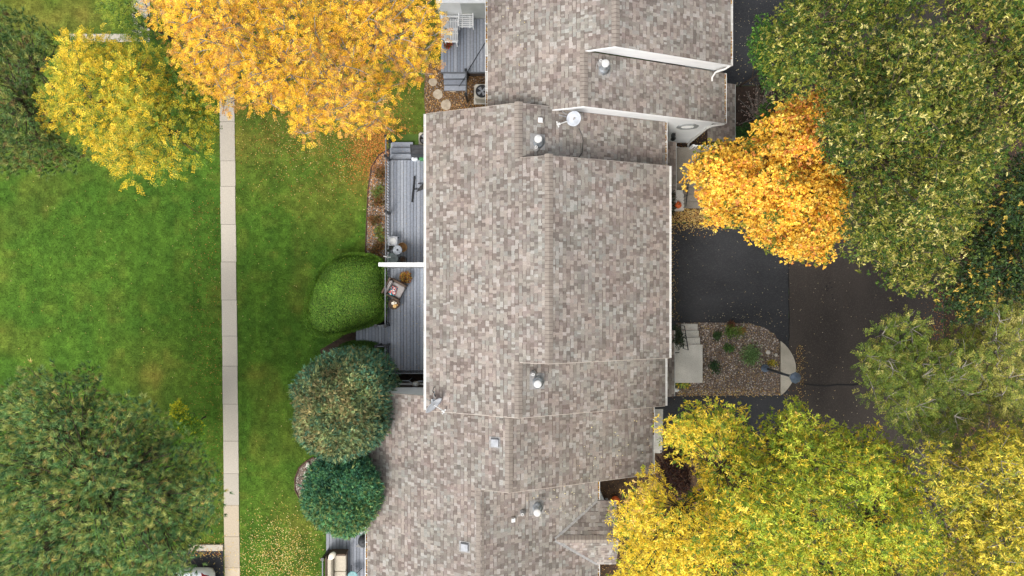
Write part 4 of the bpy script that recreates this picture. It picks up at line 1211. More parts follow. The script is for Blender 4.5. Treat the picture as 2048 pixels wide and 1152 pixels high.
mb = MB(); mb.lathe([(.11,0),(.16,.14),(.165,.36),(.14,.36),(.13,.31),(.01,.31)],0,0,22); lpart('pot', mb, M['pot_dark'], pt); mb = MB(); mb.lathe([(.128,.3),(.06,.325),(.01,.33)],0,0,16); lpart('soil', mb, M['soil'], pt)
# swing-arm chair with a long black floor bar
hc = thing('lounge_chair', 'black curved lounge chair with a long floor bar on the upper deck', 'chair', (PX(838,1),PY(377,1),Z_DK))
bx_, by_ = PX(826,.75)-hc.location.x, 0
mb = MB(); mb.tube([(PX(829,.8)-hc.location.x, PY(352,.8)-hc.location.y,.05),(PX(824,.8)-hc.location.x,PY(404,.8)-hc.location.y,.05)],.04,6); lpart('floor_bar', mb, M['black_metal'], hc)
mb = MB(); mb.tube([(PX(826,.8)-hc.location.x,0,.07),(.1,0,.12),(.35,0,.3)],.022,6); mb.tube([(PX(836,.8)-hc.location.x,.25,.07),(.35,.2,.1)],.022,6); lpart('leg', mb, M['black_metal'], hc)
mb = MB(); vs = []
for i in range(8):
    f = i/7; 
    for s in (-1,1): vs.append((-.08+.5*f+ .02*s, -.13+.32*f**.7 + s*.13*math.sin(math.pi*min(1,f*.8+.1)), .32+.5*(f-.4)**2+.12*f))
mb._add(vs,[(2*i,2*i+1,2*i+3,2*i+2) for i in range(7)]); mb._add([(a,b,c-.03) for a,b,c in vs],[(2*i+2,2*i+3,2*i+1,2*i) for i in range(7)]); lpart('seat', mb, M['dark_rubber'], hc)
# covered grill and clutter by the stairs
gr = thing('covered_grill', 'grill under a black cover beside the deck stairs', 'grill', (PX(838,1.2),PY(303,1.2),Z_DK))
mb = MB(); vs = []
for z, k in ((0,1.0),(.45,.97),(.75,.9),(.88,.72)):
    vs += [(-.36*k,-.18*k-.02,z),(.38*k,-.24*k,z),(.38*k,.26*k,z),(-.36*k-.08*(1-z),.28*k,z)]
mb._add(vs,[(i*4+j,i*4+(j+1)%4,(i+1)*4+(j+1)%4,(i+1)*4+j) for i in range(3) for j in range(4)]+[(12,13,14,15)]); lpart('cover', mb, M['grill_cover'], gr)
mb = MB(); mb.tube([(-.2,.0,.885),(.2,.03,.89)],.015,6); lpart('handle', mb, M['dark_rubber'], gr)
b_ = thing('storage_bag', 'pale blue bag on the deck under the covered grill', 'bag', (PX(829,.9),PY(317,.9),Z_DK))
mb = MB(); mb.rbox(-.14,.14,-.09,.09,0,.22,.06); lpart('body', mb, M['bag_white'], b_); mb = MB(); mb.tube([(-.06,0,.2),(0,0,.29),(.06,0,.2)],.01,5); lpart('handle', mb, M['grey_rail'], b_)
b_ = thing('cooler', 'small green cooler beside the pale bag on the deck', 'cooler', (PX(845,.9),PY(316,.9),Z_DK))
mb = MB(); mb.rbox(-.13,.13,-.1,.1,0,.24,.03); lpart('body', mb, M['cooler_green'], b_); mb = MB(); mb.rbox(-.135,.135,-.105,.105,.24,.29,.02); lpart('lid', mb, M['cooler_green'], b_)
mb = MB(); mb._add([(-4.25,6.42,.45),(-3.85,6.28,.75),(-3.25,6.05,.95),(-3.25,6.14,.95),(-3.85,6.40,.75),(-4.22,6.52,.45)],[(0,1,4,5),(1,2,3,4)])
# bottom deck: loveseat, pillow, teal stool table, kettle grill
lv = thing('loveseat', 'beige cushioned loveseat on the bottom deck by the railing', 'sofa', (PX(676,1.1),PY(1140,1.1),Z_DK))
mb = MB(); mb.rbox(-.34,.36,-.78,.72,.14,.32,.03); lpart('seat_frame', mb, M['wicker'], lv)
for k in range(2):
    mb = MB(); mb.rbox(-.16,.36,-.74+.71*k,-.04+.71*k,.32,.47,.04); lpart('seat_cushion', mb, M['cushion_beige'], lv)
mb = MB(); mb.rbox(-.36,-.18,-.76,.68,.32,.80,.05); lpart('back_cushion', mb, M['cushion_beige'], lv)
mb = MB(); mb.rbox(-.44,-.37,-.80,.76,.06,.84,.02); lpart('backrest', mb, M['wicker'], lv)
for s in (-.82,.69):
    mb = MB(); mb.rbox(-.36,.38,s,s+.09,.06,.62,.02); lpart('armrest', mb, M['wicker'], lv)
for a in (-.33,.33):
    for b in (-.74,.70):
        mb = MB(); mb.cyl((a,b,0),(a,b,.15),.025,n=6); lpart('leg', mb, M['black_metal'], lv)
pi_ = MB(); pi_.lathe([(.01,-.05),(.14,-.045),(.19,0),(.14,.05),(.01,.055)],0,0,14,1.0,.8)
pil = tag(link('pillow', pi_.mesh('pillow', True), M['candle_wax'], None), 'cream pillow leaning on the corner of the beige loveseat', 'pillow')
pil.location = (PX(664,1.5),PY(1112,1.5),Z_DK+.78); pil.rotation_euler = (0.5,.25,1.0)
tt = thing('bistro_table', 'round teal table on the bottom deck at the picture edge', 'table', (PX(705,1.2),PY(1153,1.2),Z_DK))
mb = MB(); mb.lathe([(.22,.48),(.225,.5),(.21,.51),(.2,.503),(.01,.503)],0,0,26); lpart('top', mb, M['teal_paint'], tt)
for k in range(4):
    q = k*1.571+.5; mb = MB(); mb.tube([(.1*math.cos(q),.1*math.sin(q),.49),(.34*math.cos(q),.34*math.sin(q),.02)],.014,6); lpart('leg', mb, M['black_metal'], tt)
kg = thing('kettle_grill', 'black round grill with side shelf on the bottom deck', 'grill', (PX(728,1.5),PY(1083,1.5),Z_DK))
mb = MB(); mb.lathe([(.05,.42),(.2,.5),(.27,.66),(.27,.72),(.25,.84),(.14,.95),(.02,.98)],0,0,26); lpart('bowl', mb, M['grill_cover'], kg, True)
mb = MB(); mb._add([(-.22,-.12,.7),(-.40,-.26,.68),(-.02,-.34,.7),(.0,-.24,.7),(-.22,-.12,.67),(-.40,-.26,.65),(-.02,-.34,.67),(.0,-.24,.67)],[(0,1,2,3),(7,6,5,4),(0,4,5,1),(1,5,6,2)]); lpart('shelf', mb, M['black_metal'], kg)
mb = MB(); mb.tube([(-.06,0,.98),(-.05,0,1.02),(.05,0,1.02),(.06,0,.98)],.012,5); lpart('handle', mb, M['black_metal'], kg)
for k in range(3):
    q = k*2.09+.4; mb = MB(); mb.cyl((.12*math.cos(q),.12*math.sin(q),.5),(.25*math.cos(q),.25*math.sin(q),0),.014,n=6); lpart('leg', mb, M['black_metal'], kg)
sb = thing('storage_box', 'pale lilac box beside the black round grill', 'box', (PX(727,1.3),PY(1066,1.3),Z_DK))
mb = MB(); mb.rbox(-.13,.16,-.1,.16,0,.62,.02); lpart('body', mb, M['grey_plastic'], sb); mb = MB(); mb.rbox(-.14,.17,-.11,.17,.62,.66,.015); lpart('lid', mb, M['grey_plastic'], sb)

# white slatted chairs on the top deck
def slat_chair(x, y, rz, label, w=.62, length=.8):
    t = thing('slatted_chair', label, 'chair', (x,y,Z_DK), rz, 'white slatted chairs on the top deck')
    for k in range(6):
        yy = -length/2+.02+k*(length*.66/6); mb = MB(); mb.box(-w/2,w/2,yy,yy+.048,.36,.385); lpart('seat_slat', mb, M['white_paint'], t)
    for k in range(5):
        f = k/4; yy = length*.16+f*.20; zz = .42+f*.42; mb = MB(); mb.box(-w/2,w/2,yy,yy+.05,zz,zz+.06); lpart('back_slat', mb, M['white_paint'], t)
    for s in (-1,1):
        mb = MB(); x0 = s*(w/2+.03); mb.box(x0-.03,x0+.03,-length/2,length*.35,.55,.585); lpart('armrest', mb, M['white_paint'], t)
        for yy in (-length/2+.04,length*.28):
            mb = MB(); mb.box(x0-.025,x0+.025,yy,yy+.05,0,.55); lpart('leg', mb, M['white_paint'], t)
        mb = MB(); mb.box(s*w*.3-.02,s*w*.3+.02,-length/2,length*.2,.33,.36); lpart('rail', mb, M['white_paint'], t)
slat_chair(PX(932,1.1), PY(37,1.1), 0, 'white slatted chair standing beside the pale privacy wall', .55, .78)
slat_chair(PX(901,1.1), PY(49,1.1), math.pi/2, 'white slatted chair nearest the golden tree branches', .50, .66)
slat_chair(PX(901,1.1), PY(73,1.1), math.pi/2, 'white slatted chair next to the red potted flower', .50, .66)
potted(PX(895,1), PY(88,1), Z_DK, .11, .2, 'pot_red', 'small potted plant with red flowers by the white chairs', 'potted_plant', [(176,50,36),(196,70,44),(84,110,62),(104,126,72)], 8, 220, .18, .18, .07, .04)

# stepping stones and boulders
for k,(px,py,r) in enumerate(((876,189,.24),(892,210,.26),(866,165,.2),(905,178,.2))):
    mb = MB(); q = [(PX(px)+math.cos(a)*r*random.uniform(.85,1.1), PY(py)+math.sin(a)*r*random.uniform(.8,1.05)) for a in np.linspace(0,6.283,10)[:-1]]
    mb.prism(q, 0, .05)
    tag(part('stepping_stone', mb, M['pale_stone'], None), ('flat round stone between the deck steps and the lawn','flat round stone closest to the centre house roof corner','flat stone furthest up by the golden tree','flat stone nearest the deck steps')[k], 'stone', 'stepping stones')
def boulder(x, y, r, label, seed, sx=1, sy=1, mat='boulder'):
    rr = np.random.default_rng(seed); vs = []; n = 10; m = 6
    for i in range(m+1):
        th = math.pi*i/m
        for k in range(n):
            q = 2*math.pi*k/n; j = 1+rr.uniform(-.14,.14)
            vs.append((r*sx*math.sin(th)*math.cos(q)*j+.001*k, r*sy*math.sin(th)*math.sin(q)*j, r*.6*(math.cos(th)*j)+r*.3))
    mb = MB(); mb._add(vs,[(i*n+k,(i+1)*n+k,(i+1)*n+(k+1)%n,i*n+(k+1)%n) for i in range(m) for k in range(n)])
    o = link('boulder', mb.mesh('boulder'), M[mat], None); o.location = (x,y,.02); return tag(o, label, 'rock', 'pale rocks in the beds')
boulder(PX(616,.1), PY(932,.1), .16, 'long white rock beside the dark globe shrub, upper one', 1, .6, 1.1)
boulder(PX(611,.1), PY(950,.1), .15, 'pale rock beside the dark globe shrub, lower one', 2, .7, 1.2)
boulder(PX(1537,.1), PY(705,.1), .10, 'round tan rock near the kerb apron of the island', 3, 1.1, .9)
boulder(PX(1553,.1), PY(710,.1), .07, 'small pink rock touching the kerb apron of the island', 4)
boulder(PX(1352,.1), PY(780,.1), .13, 'white flat block beside the lower entry roof', 5, 1.2, .7, 'white_paint')

# ------------------------------------------------------------------ parked car (lower left, mostly under the pine)
car = thing('parked_car', 'white parked car whose rear corner shows under the large pine', 'car', (PX(419,1)-.88, -14.58, .01))
def loft(sections):
    vs = []; n = len(sections[0])
    for s in sections: vs += s
    fs = [(i*n+k,i*n+(k+1)%n,(i+1)*n+(k+1)%n,(i+1)*n+k) for i in range(len(sections)-1) for k in range(n)]
    fs += [tuple(range(n-1,-1,-1)), tuple(range((len(sections)-1)*n, len(sections)*n))]
    return vs, fs
def csec(y, w, z0, z1, tw):
    return [(-w*.92,y,z0),(-w,y,z0+.2),(-w,y,(z0+z1)/2),(-w*.97,y,z1-.1),(-tw,y,z1),(0,y,z1+.015),(tw,y,z1),(w*.97,y,z1-.1),(w,y,(z0+z1)/2),(w,y,z0+.2),(w*.92,y,z0)]
mb = MB(); mb._add(*loft([csec(2.24,.62,.42,.84,.5),csec(2.16,.78,.30,.94,.62),csec(1.95,.87,.22,.99,.72),csec(1.4,.9,.2,1.0,.76),csec(0,.9,.2,.99,.78),csec(-1.2,.9,.2,.95,.76),csec(-1.9,.87,.22,.84,.7),csec(-2.2,.72,.3,.68,.55)])); lpart('body', mb, M['car_white'], car, True)
mb = MB(); mb._add(*loft([csec(1.5,.70,.95,1.0,.6),csec(.85,.68,.95,1.42,.55),csec(-.3,.68,.95,1.45,.56),csec(-1.0,.70,.95,1.0,.6)])); lpart('cabin', mb, M['car_glass'], car, True)
mb = MB(); mb.rbox(-.55,.55,-.4,.85,1.44,1.475,.03); lpart('roof', mb, M['car_white'], car)
for s in (-1,1):
    q5 = [(s*.50,2.20,.95),(s*.80,2.06,.94),(s*.86,1.86,.97),(s*.70,1.84,1.02),(s*.58,1.98,1.02)]
    lo5 = [(x,y,z-.12) for x,y,z in q5]
    mb = MB(); mb._add(q5+lo5, [(0,1,2,3,4)]+[(i,(i+1)%5,5+(i+1)%5,5+i) for i in range(5)]); lpart('tail_light', mb, M['tail_red'], car)
    for y in (1.35,-1.4):
        mb = MB(); mb.cyl((s*.70,y,.32),(s*.91,y,.32),.32,n=20); w_ = lpart('wheel', mb, M['dark_rubber'], car); mb = MB(); mb.cyl((s*.90,y,.32),(s*.918,y,.32),.2,n=16); lpart('rim', mb, M['galvanised'], w_)
    mb = MB(); mb.rbox(min(s*.9,s*1.02),max(s*.9,s*1.02),-.75,-.6,.95,1.08,.02); lpart('mirror', mb, M['car_white'], car)
mb = MB(); mb.tube([(-.8,1.88,1.0),(-.5,1.98,1.012),(0,2.02,1.02),(.5,1.98,1.012),(.8,1.88,1.0)],.008,4); lpart('boot_seam', mb, M['dark_rubber'], car)
# ------------------------------------------------------------------ vegetation
def dart(poly, spacing, inset, r, tries=16000, keep=None):
    xs = [p[0] for p in poly]; ys = [p[1] for p in poly]
    c = np.stack([r.uniform(min(xs),max(xs),tries), r.uniform(min(ys),max(ys),tries)],1)
    m = in_poly(c[:,0],c[:,1],poly); c = c[m]
    c = c[edge_dist(c[:,0],c[:,1],poly) > inset]
    out = np.zeros((0,2)); acc = []
    cell = {}
    for p in c:
        k = (int(p[0]//spacing), int(p[1]//spacing)); ok = True
        for i in (-1,0,1):
            for j in (-1,0,1):
                for q in cell.get((k[0]+i,k[1]+j),()):
                    if (q[0]-p[0])**2+(q[1]-p[1])**2 < spacing*spacing: ok = False
        if ok and (keep is None or keep(p[0],p[1])):
            cell.setdefault(k,[]).append(p); acc.append(p)
    return np.array(acc)

def pal_mix(pals, w, r):
    """pals: list of arrays of colours, w: n x len(pals) weights -> n colours"""
    w = np.clip(w,0,None); w = w/w.sum(1,keepdims=True)
    c = np.cumsum(w,1); u = r.random(len(w))[:,None]
    k = (u > c).sum(1).clip(0,len(pals)-1)
    out = np.zeros((len(w),3))
    for i,p in enumerate(pals):
        m = k == i
        out[m] = p[r.integers(0,len(p),m.sum())]
    return out

def tree(name, label, cat, poly, z_top, z_edge, spacing, clump_r, sprays, k_leaf, leaf, pals, wfn, seed, trunk_px=None, trunk_r=.16,
         R=None, bark='bark', style='spray', layers=2, group=None, thin=(), limbs=9, twig=True, gain=1.0, jitter=.35, flat=.75, up=.5, twigs_show=0, lower_drop=(1.2,2.3), core=False, mat='leaf', sub=1.0, bough=62, bough_amp=1.7, crease=.94, var=(.66,1.32)):
    r = np.random.default_rng(seed)
    polyA = [tuple(p) for p in poly]
    pa = np.array(polyA)
    cx, cy = (pa.mean(0) if trunk_px is None else trunk_px)
    zc = (z_top*.65)
    base = P(cx, cy, zc)
    t = thing(name, label, cat, (base[0],base[1],0), 0, group)
    if R is None: R = .5*min(np.ptp(pa[:,0]),np.ptp(pa[:,1]))
    def keep(x,y):
        for tx,ty,tr,pr in thin:
            if (x-tx)**2+(y-ty)**2 < tr*tr and r.random() < pr: return False
        return True
    Cs = []; Rs = []; Pp = []
    boughs = dart(polyA, bough*.8, bough*.12, r)
    if len(boughs) == 0: boughs = np.array([pa.mean(0)])
    for L in range(layers):
        sp = spacing*(1+.12*L)
        rpx = np.mean(clump_r)*FPX/(CAM_H-z_edge)
        pts = dart(polyA, sp, rpx*(.48+.4*L), r, keep=keep if L == 0 else None)
        if len(pts) == 0: continue
        e = np.clip(edge_dist(pts[:,0],pts[:,1],polyA)/R,0,1)
        z = z_edge+(z_top-z_edge)*np.sqrt(1-(1-e)**2)
        lump = value_noise(pts[:,0],pts[:,1],spacing*3.2,seed+3)
        z = z+(lump-.5)*1.6*jitter*2+r.normal(0,jitter*.5,len(pts))
        # boughs: clumps bulge up around each bough and part in the creases between them
        dn = np.sqrt(((pts[:,None,:]-boughs[None])**2).sum(2)).min(1)/bough
        z = z+bough_amp*(1-(dn/.6)**2)
        if L == 0:
            kp = (dn < .56)|(r.random(len(pts)) > crease)
            pts, z, e = pts[kp], z[kp], e[kp]
        if L: z = z-r.uniform(*lower_drop,len(pts))*L
        z = np.maximum(z, .35)
        k = (CAM_H-z)/FPX
        Cs.append(np.stack([(pts[:,0]-1024)*k,(576-pts[:,1])*k,z],1)); Rs.append(r.uniform(*clump_r,len(pts))); Pp.append(pts)
    C = np.concatenate(Cs); Rr = np.concatenate(Rs); Pp = np.concatenate(Pp); n = len(C)
    top = len(Cs[0])
    # sprays on each clump
    ns = np.maximum(3,(sprays*(Rr/np.mean(clump_r))**2)).astype(int)
    ci = np.repeat(np.arange(n),ns); m = len(ci)
    d = sph(r,m); flip = (d[:,2] < 0)&(r.random(m) < .8); d[flip,2] *= -1
    sc = np.array([1,1,flat])
    # uneven lobes
    rad = Rr[ci]*(.35+.75*r.random(m)**.6)
    pos = C[ci]+d*sc*rad[:,None]
    axis = d+np.array([0,0,up])+sph(r,m)*.35
    axis /= np.linalg.norm(axis,axis=1,keepdims=True)
    # colours
    ctint = r.uniform(.86,1.14,n)
    W = wfn(Pp[ci,0],Pp[ci,1],r.random(n)[ci],r.random(m),(pos[:,2]-C[ci,2])/Rr[ci])
    base_col = pal_mix([lin_np(p) for p in pals], W, r)*ctint[ci][:,None]*gain
    if style == 'spray':
        li = np.repeat(np.arange(m),k_leaf); q = len(li)
        dirs = axis[li]*.45+sph(r,q)*.9
        nrm = np.array([[0,0,1.0]])+sph(r,q)*.9
        c = pos[li]+sph(r,q)*leaf[0]*.25*sub
        ln = r.uniform(.65,1.25,q)*leaf[0]; wd = r.uniform(.7,1.2,q)*leaf[1]
        cols = base_col[li]*r.uniform(*var,(q,1))
        me = leaves('crown', c, dirs, nrm, ln, wd, cols)
    elif style == 'frond':
        # drooping feathery fronds: leaflets paired along a short curved rachis
        li = np.repeat(np.arange(m),k_leaf); q = len(li)
        f = np.tile(np.arange(k_leaf)//2/(k_leaf/2),m)
        side = np.tile(np.where(np.arange(k_leaf)%2==0,1,-1),m)[:,None]
        ax = axis.copy(); ax[:,2] *= .4; ax /= np.linalg.norm(ax,axis=1,keepdims=True)
        s = np.cross(ax,np.array([[0,0,1.0]])); s /= np.linalg.norm(s,axis=1,keepdims=True)+1e-9
        c = pos[li]+ax[li]*(f*leaf[2])[:,None]; c[:,2] -= (f**2)*leaf[2]*.35
        dirs = ax[li]*.45+s[li]*side*.8+sph(r,q)*.25
        nrm = np.array([[0,0,1.0]])+sph(r,q)*.65
        cols = base_col[li]*r.uniform(.78,1.2,(q,1))
        me = leaves('crown', c, dirs, nrm, r.uniform(.7,1.2,q)*leaf[0], r.uniform(.7,1.2,q)*leaf[1], cols)
    else:
        # needle tufts
        li = np.repeat(np.arange(m),k_leaf); q = len(li)
        dirs = d[li]*.8+np.array([0,0,.25])+sph(r,q)*.6; dirs /= np.linalg.norm(dirs,axis=1,keepdims=True)
        c = pos[li]+axis[li]*(r.uniform(-.08,.05,q))[:,None]
        s = np.cross(dirs,sph(r,q)); s /= np.linalg.norm(s,axis=1,keepdims=True)+1e-9
        ln = r.uniform(.7,1.2,q)[:,None]*leaf[0]; wd = leaf[1]
        V = np.stack([c-s*wd*.5,c+s*wd*.5,c+dirs*ln],1).reshape(-1,3)
        cols = base_col[li]*r.uniform(.78,1.25,(q,1))
        me = mesh_np('crown', V, np.arange(q*3).reshape(-1,3), cols)
    link('crown', me, M[mat], t)
    # trunk and limbs
    mb = MB(); tz = z_top*.42
    b0 = Vector((base[0],base[1],0))
    lean = Vector((r.uniform(-.25,.25),r.uniform(-.25,.25),0))
    mb.tube([b0+Vector((0,0,-.05)),b0+Vector((0,0,.25)),b0+lean*.5+Vector((0,0,tz*.6)),b0+lean+Vector((0,0,tz)),b0+lean*1.2+Vector((0,0,z_top*.66))],[trunk_r*1.35,trunk_r*1.05,trunk_r*.9,trunk_r*.7,trunk_r*.15],9)
    part('trunk', mb, M[bark], t, True)
    if limbs:
        idx = [int(r.integers(0,top))]
        dmin = np.linalg.norm(C[:top]-C[idx[0]],axis=1)
        for _ in range(min(limbs,top)-1):
            j = int(dmin.argmax()); idx.append(j); dmin = np.minimum(dmin,np.linalg.norm(C[:top]-C[j],axis=1))
        mb = MB(); nodes = []
        for j in idx:
            e = Vector(C[j])-Vector((0,0,.35 if style != 'needle' else 1.4)); s0 = b0+lean*r.uniform(.6,1)+Vector((0,0,tz*r.uniform(.35,1.0)))
            if style == 'needle': e = Vector((b0.x+(e.x-b0.x)*.7, b0.y+(e.y-b0.y)*.7, e.z))
            if e.z < s0.z: s0.z = e.z*.7
            m1 = s0.lerp(e,.4)+Vector((r.uniform(-.2,.2),r.uniform(-.2,.2),(e.z-s0.z)*.12)); m2 = s0.lerp(e,.72)+Vector((r.uniform(-.2,.2),r.uniform(-.2,.2),(e.z-s0.z)*.10))
            mb.tube([s0,m1,m2,e],[trunk_r*.42,trunk_r*.26,trunk_r*.15,trunk_r*.05],6); nodes += [m1,m2]
        N = np.array([tuple(v) for v in nodes])
        if twig:
            for i in range(n):
                dd = np.linalg.norm(N-C[i],axis=1); j = int(dd.argmin()); a = Vector(N[j]); e = Vector(C[i])
                mid = a.lerp(e,.5)+Vector((r.uniform(-.12,.12),r.uniform(-.12,.12),r.uniform(0,.15)))
                mb.tube([a,mid,e],[trunk_r*.10,trunk_r*.07,trunk_r*.04],3)
                for _ in range(twigs_show):
                    v = sph(r,1)[0]; v[2] = abs(v[2])*.7+.1; f = Vector(v)*Rr[i]*r.uniform(.8,1.25)
                    mb.tube([e, e+f*.5+Vector((0,0,.03)), e+f],[.016,.012,.006],3)
        part('limbs', mb, M[bark], t)
    return t

def crop(poly, x0=-70, y0=-70, x1=2120, y1=1222):
    return [(min(max(a,x0),x1),min(max(b,y0),y1)) for a,b in poly]

def sm(a,b,x):
    t = np.clip((x-a)/(b-a),0,1); return t*t*(3-2*t)

GOLD = [(248,202,54),(238,188,46),(226,170,42),(251,214,74),(244,202,62)]
RUST = [(206,150,70),(186,132,64),(210,162,84)]
OLIVE = [(150,140,52),(128,126,48)]
tree('honey_locust', 'broad golden honey locust at the top left of the houses', 'tree',
     crop([(288,-70),(296,25),(322,62),(338,92),(362,128),(372,160),(405,178),(425,196),(446,224),(470,198),(498,222),(522,212),(548,224),(566,205),(578,246),(586,284),(604,298),(620,284),(642,262),(690,276),(740,268),(790,272),(802,252),(770,236),(782,200),(794,165),(832,172),(852,160),(866,124),(882,108),(890,72),(880,34),(868,-70)]),
     9.0, 6.2, 23, (.34,.52), 30, 12, (.07,.026,.22), [GOLD,RUST,OLIVE],
     lambda x,y,c,l,h: np.stack([1+0*x, .28+.35*(c>.7)+.35*sm(560,700,x)*sm(60,140,y), .10+.2*(c<.15)],1), 11, (620,90), .22, R=150, style='frond', layers=2, twigs_show=3,
     thin=((660,130,55,.55),(700,165,50,.65),(610,110,40,.4),(865,80,60,.6),(730,40,45,.4),(560,60,30,.35),(800,110,40,.35)), bark='bark_grey', limbs=12, gain=1.05)
YEL2 = [(230,198,48),(216,184,42),(240,210,70),(204,172,40)]
YG2 = [(172,168,42),(150,156,40),(184,176,48)]
GR2 = [(84,120,36),(70,106,34),(98,130,40)]
tree('honey_locust', 'yellow and green locust tree between the walk and the dull pine', 'tree',
     [(108,78),(138,66),(162,72),(190,70),(212,86),(250,84),(282,92),(312,90),(345,112),(372,150),(408,196),(432,232),(426,288),(404,316),(376,326),(352,330),(346,362),(322,366),(308,342),(290,338),(280,362),(262,364),(252,342),(226,324),(196,312),(192,290),(160,276),(140,256),(104,244),(96,216),(110,192),(142,186),(112,166),(102,146),(112,124),(132,118)],
     7.6, 5.6, 20, (.36,.56), 34, 12, (.085,.030,.28), [YEL2,YG2,GR2],
     lambda x,y,c,l,h: np.stack([.4+.9*sm(330,140,x)+.5*sm(220,330,y)*sm(400,300,x), .75+.4*(c>.5)+0*x, .35+1.4*sm(290,390,x)+.5*sm(150,80,y)*sm(200,300,x)],1), 12, (265,200), .16, R=120, style='frond', layers=2, gain=1.05, jitter=.5)
PINEG = [(82,112,68),(94,122,72),(68,98,62),(104,128,74)]
PINEY = [(132,140,80),(146,150,88),(120,130,72)]
PINET = [(166,150,92),(150,136,84)]
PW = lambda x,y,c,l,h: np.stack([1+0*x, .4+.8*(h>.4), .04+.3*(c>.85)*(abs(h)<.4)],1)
tree('pine_tree', 'large bushy green pine filling the lower left corner', 'tree',
     crop([(-70,770),(0,772),(22,760),(44,742),(62,726),(90,738),(112,730),(150,736),(170,722),(196,738),(215,760),(250,776),(262,796),(300,800),(322,822),(350,832),(372,862),(398,876),(408,904),(430,922),(436,950),(450,986),(440,1020),(444,1044),(416,1066),(412,1092),(396,1112),(404,1128),(388,1150),(392,1222),(-70,1222)]),
     9.5, 6.2, 18.5, (.26,.38), 10, 24, (.17,.019), [PINEG,PINEY,PINET], PW, 13, (150,980), .26, R=230, style='needle', layers=3, lower_drop=(.5,1.0), jitter=.55, mat='needle', limbs=14, gain=1.8, up=.8, bough=46, bough_amp=.35, crease=.35)
tree('pine_tree', 'dull brownish green pine in the upper left corner', 'tree',
     crop([(-70,8),(10,12),(42,20),(70,42),(108,56),(128,78),(122,106),(98,126),(92,158),(108,190),(96,226),(112,258),(138,280),(168,300),(166,330),(138,348),(104,342),(84,356),(50,344),(20,352),(-70,330)]),
     8.0, 4.6, 17, (.26,.38), 10, 22, (.17,.020), [[(78,100,56),(68,92,52),(90,108,58)],[(112,120,64),(124,126,70)],[(116,100,62),(104,90,56)]],
     lambda x,y,c,l,h: np.stack([1+0*x,.3+.3*(h>.4),.06+.3*(c>.8)],1), 14, (40,190), .2, R=130, style='needle', layers=2, lower_drop=(.5,1.0), jitter=.5, mat='needle', gain=1.85, bough=46, bough_amp=.35, crease=.4, thin=((90,130,50,.5),(80,60,30,.4),(95,190,35,.5)), up=.8)
tree('small_tree', 'lime green young tree at the top edge beside the pale path', 'tree',
     [(204,24),(214,-10),(240,-40),(296,-55),(284,-20),(268,10),(270,34),(292,40),(312,56),(322,84),(344,104),(330,122),(300,104),(262,84),(238,66),(222,48)],
     5.0, 3.4, 17, (.26,.42), 36, 10, (.08,.028,.24), [[(128,146,44),(110,134,42),(150,160,56)],[(70,106,38),(60,94,36)]],
     lambda x,y,c,l,h: np.stack([1.2-.9*sm(260,310,x),.5+.6*sm(250,300,x)],1), 15, (262,20), .08, R=50, style='frond', layers=2, gain=1.35)
tree('sapling', 'small yellow green sapling at the edge of the large pine', 'tree',
     [(340,838),(346,806),(362,788),(370,806),(378,838),(404,842),(408,866),(396,886),(376,868),(352,862)], 2.8, 1.8, 8, (.16,.24), 26, 6, (.09,.055), [[(196,192,52),(176,180,54)],[(86,124,42),(106,138,46)]],
     lambda x,y,c,l,h: np.stack([.3+1.4*sm(840,800,y),.5+1.2*sm(820,860,y)],1), 16, (372,850), .03, R=20, layers=2, limbs=5, gain=1.5)
MAPO = [(250,212,80),(246,200,72),(250,220,104),(242,188,70)]
MAPR = [(236,162,84),(226,150,80),(240,174,98)]
MAPG = [(124,136,50),(98,118,44),(160,156,58)]
tree('maple_tree', 'bright orange maple beside the right edge of the centre house', 'tree',
     [(1370,338),(1392,316),(1402,298),(1430,292),(1456,282),(1486,290),(1502,262),(1522,240),(1546,232),(1562,210),(1590,204),(1612,186),(1648,182),(1650,226),(1640,262),(1648,300),(1662,324),(1684,340),(1698,372),(1690,410),(1700,440),(1686,472),(1660,492),(1652,520),(1628,526),(1604,518),(1586,530),(1556,518),(1542,528),(1534,500),(1508,486),(1496,470),(1486,452),(1462,458),(1442,448),(1416,440),(1398,426),(1388,408),(1376,396),(1396,378),(1370,362)],
     7.2, 4.8, 18, (.30,.48), 58, 5, (.092,.074), [MAPO,MAPR,MAPG],
     lambda x,y,c,l,h: np.stack([1.2+0*x,.10+.7*sm(1540,1620,x)*sm(360,260,y)+.25*(c>.88),.07+.9*(c<.10)+.3*sm(1580,1690,x)*sm(380,500,y)],1), 17, (1545,370), .15, R=140, layers=2, jitter=.45, gain=1.05, var=(.76,1.2))
DKG = [(60,90,32),(74,102,36),(50,76,30),(86,112,40)]
OLV = [(128,134,46),(146,146,54),(110,122,42)]
PALE = [(206,196,112),(190,180,98),(218,208,132),(176,166,80)]
RW = lambda pw: (lambda x,y,c,l,h: np.stack([1.1-.3*h+.5*(c<.3),.9+.3*(c>.5),pw+.5*np.clip(h,0,1)*pw+.25*(c>.75)],1))
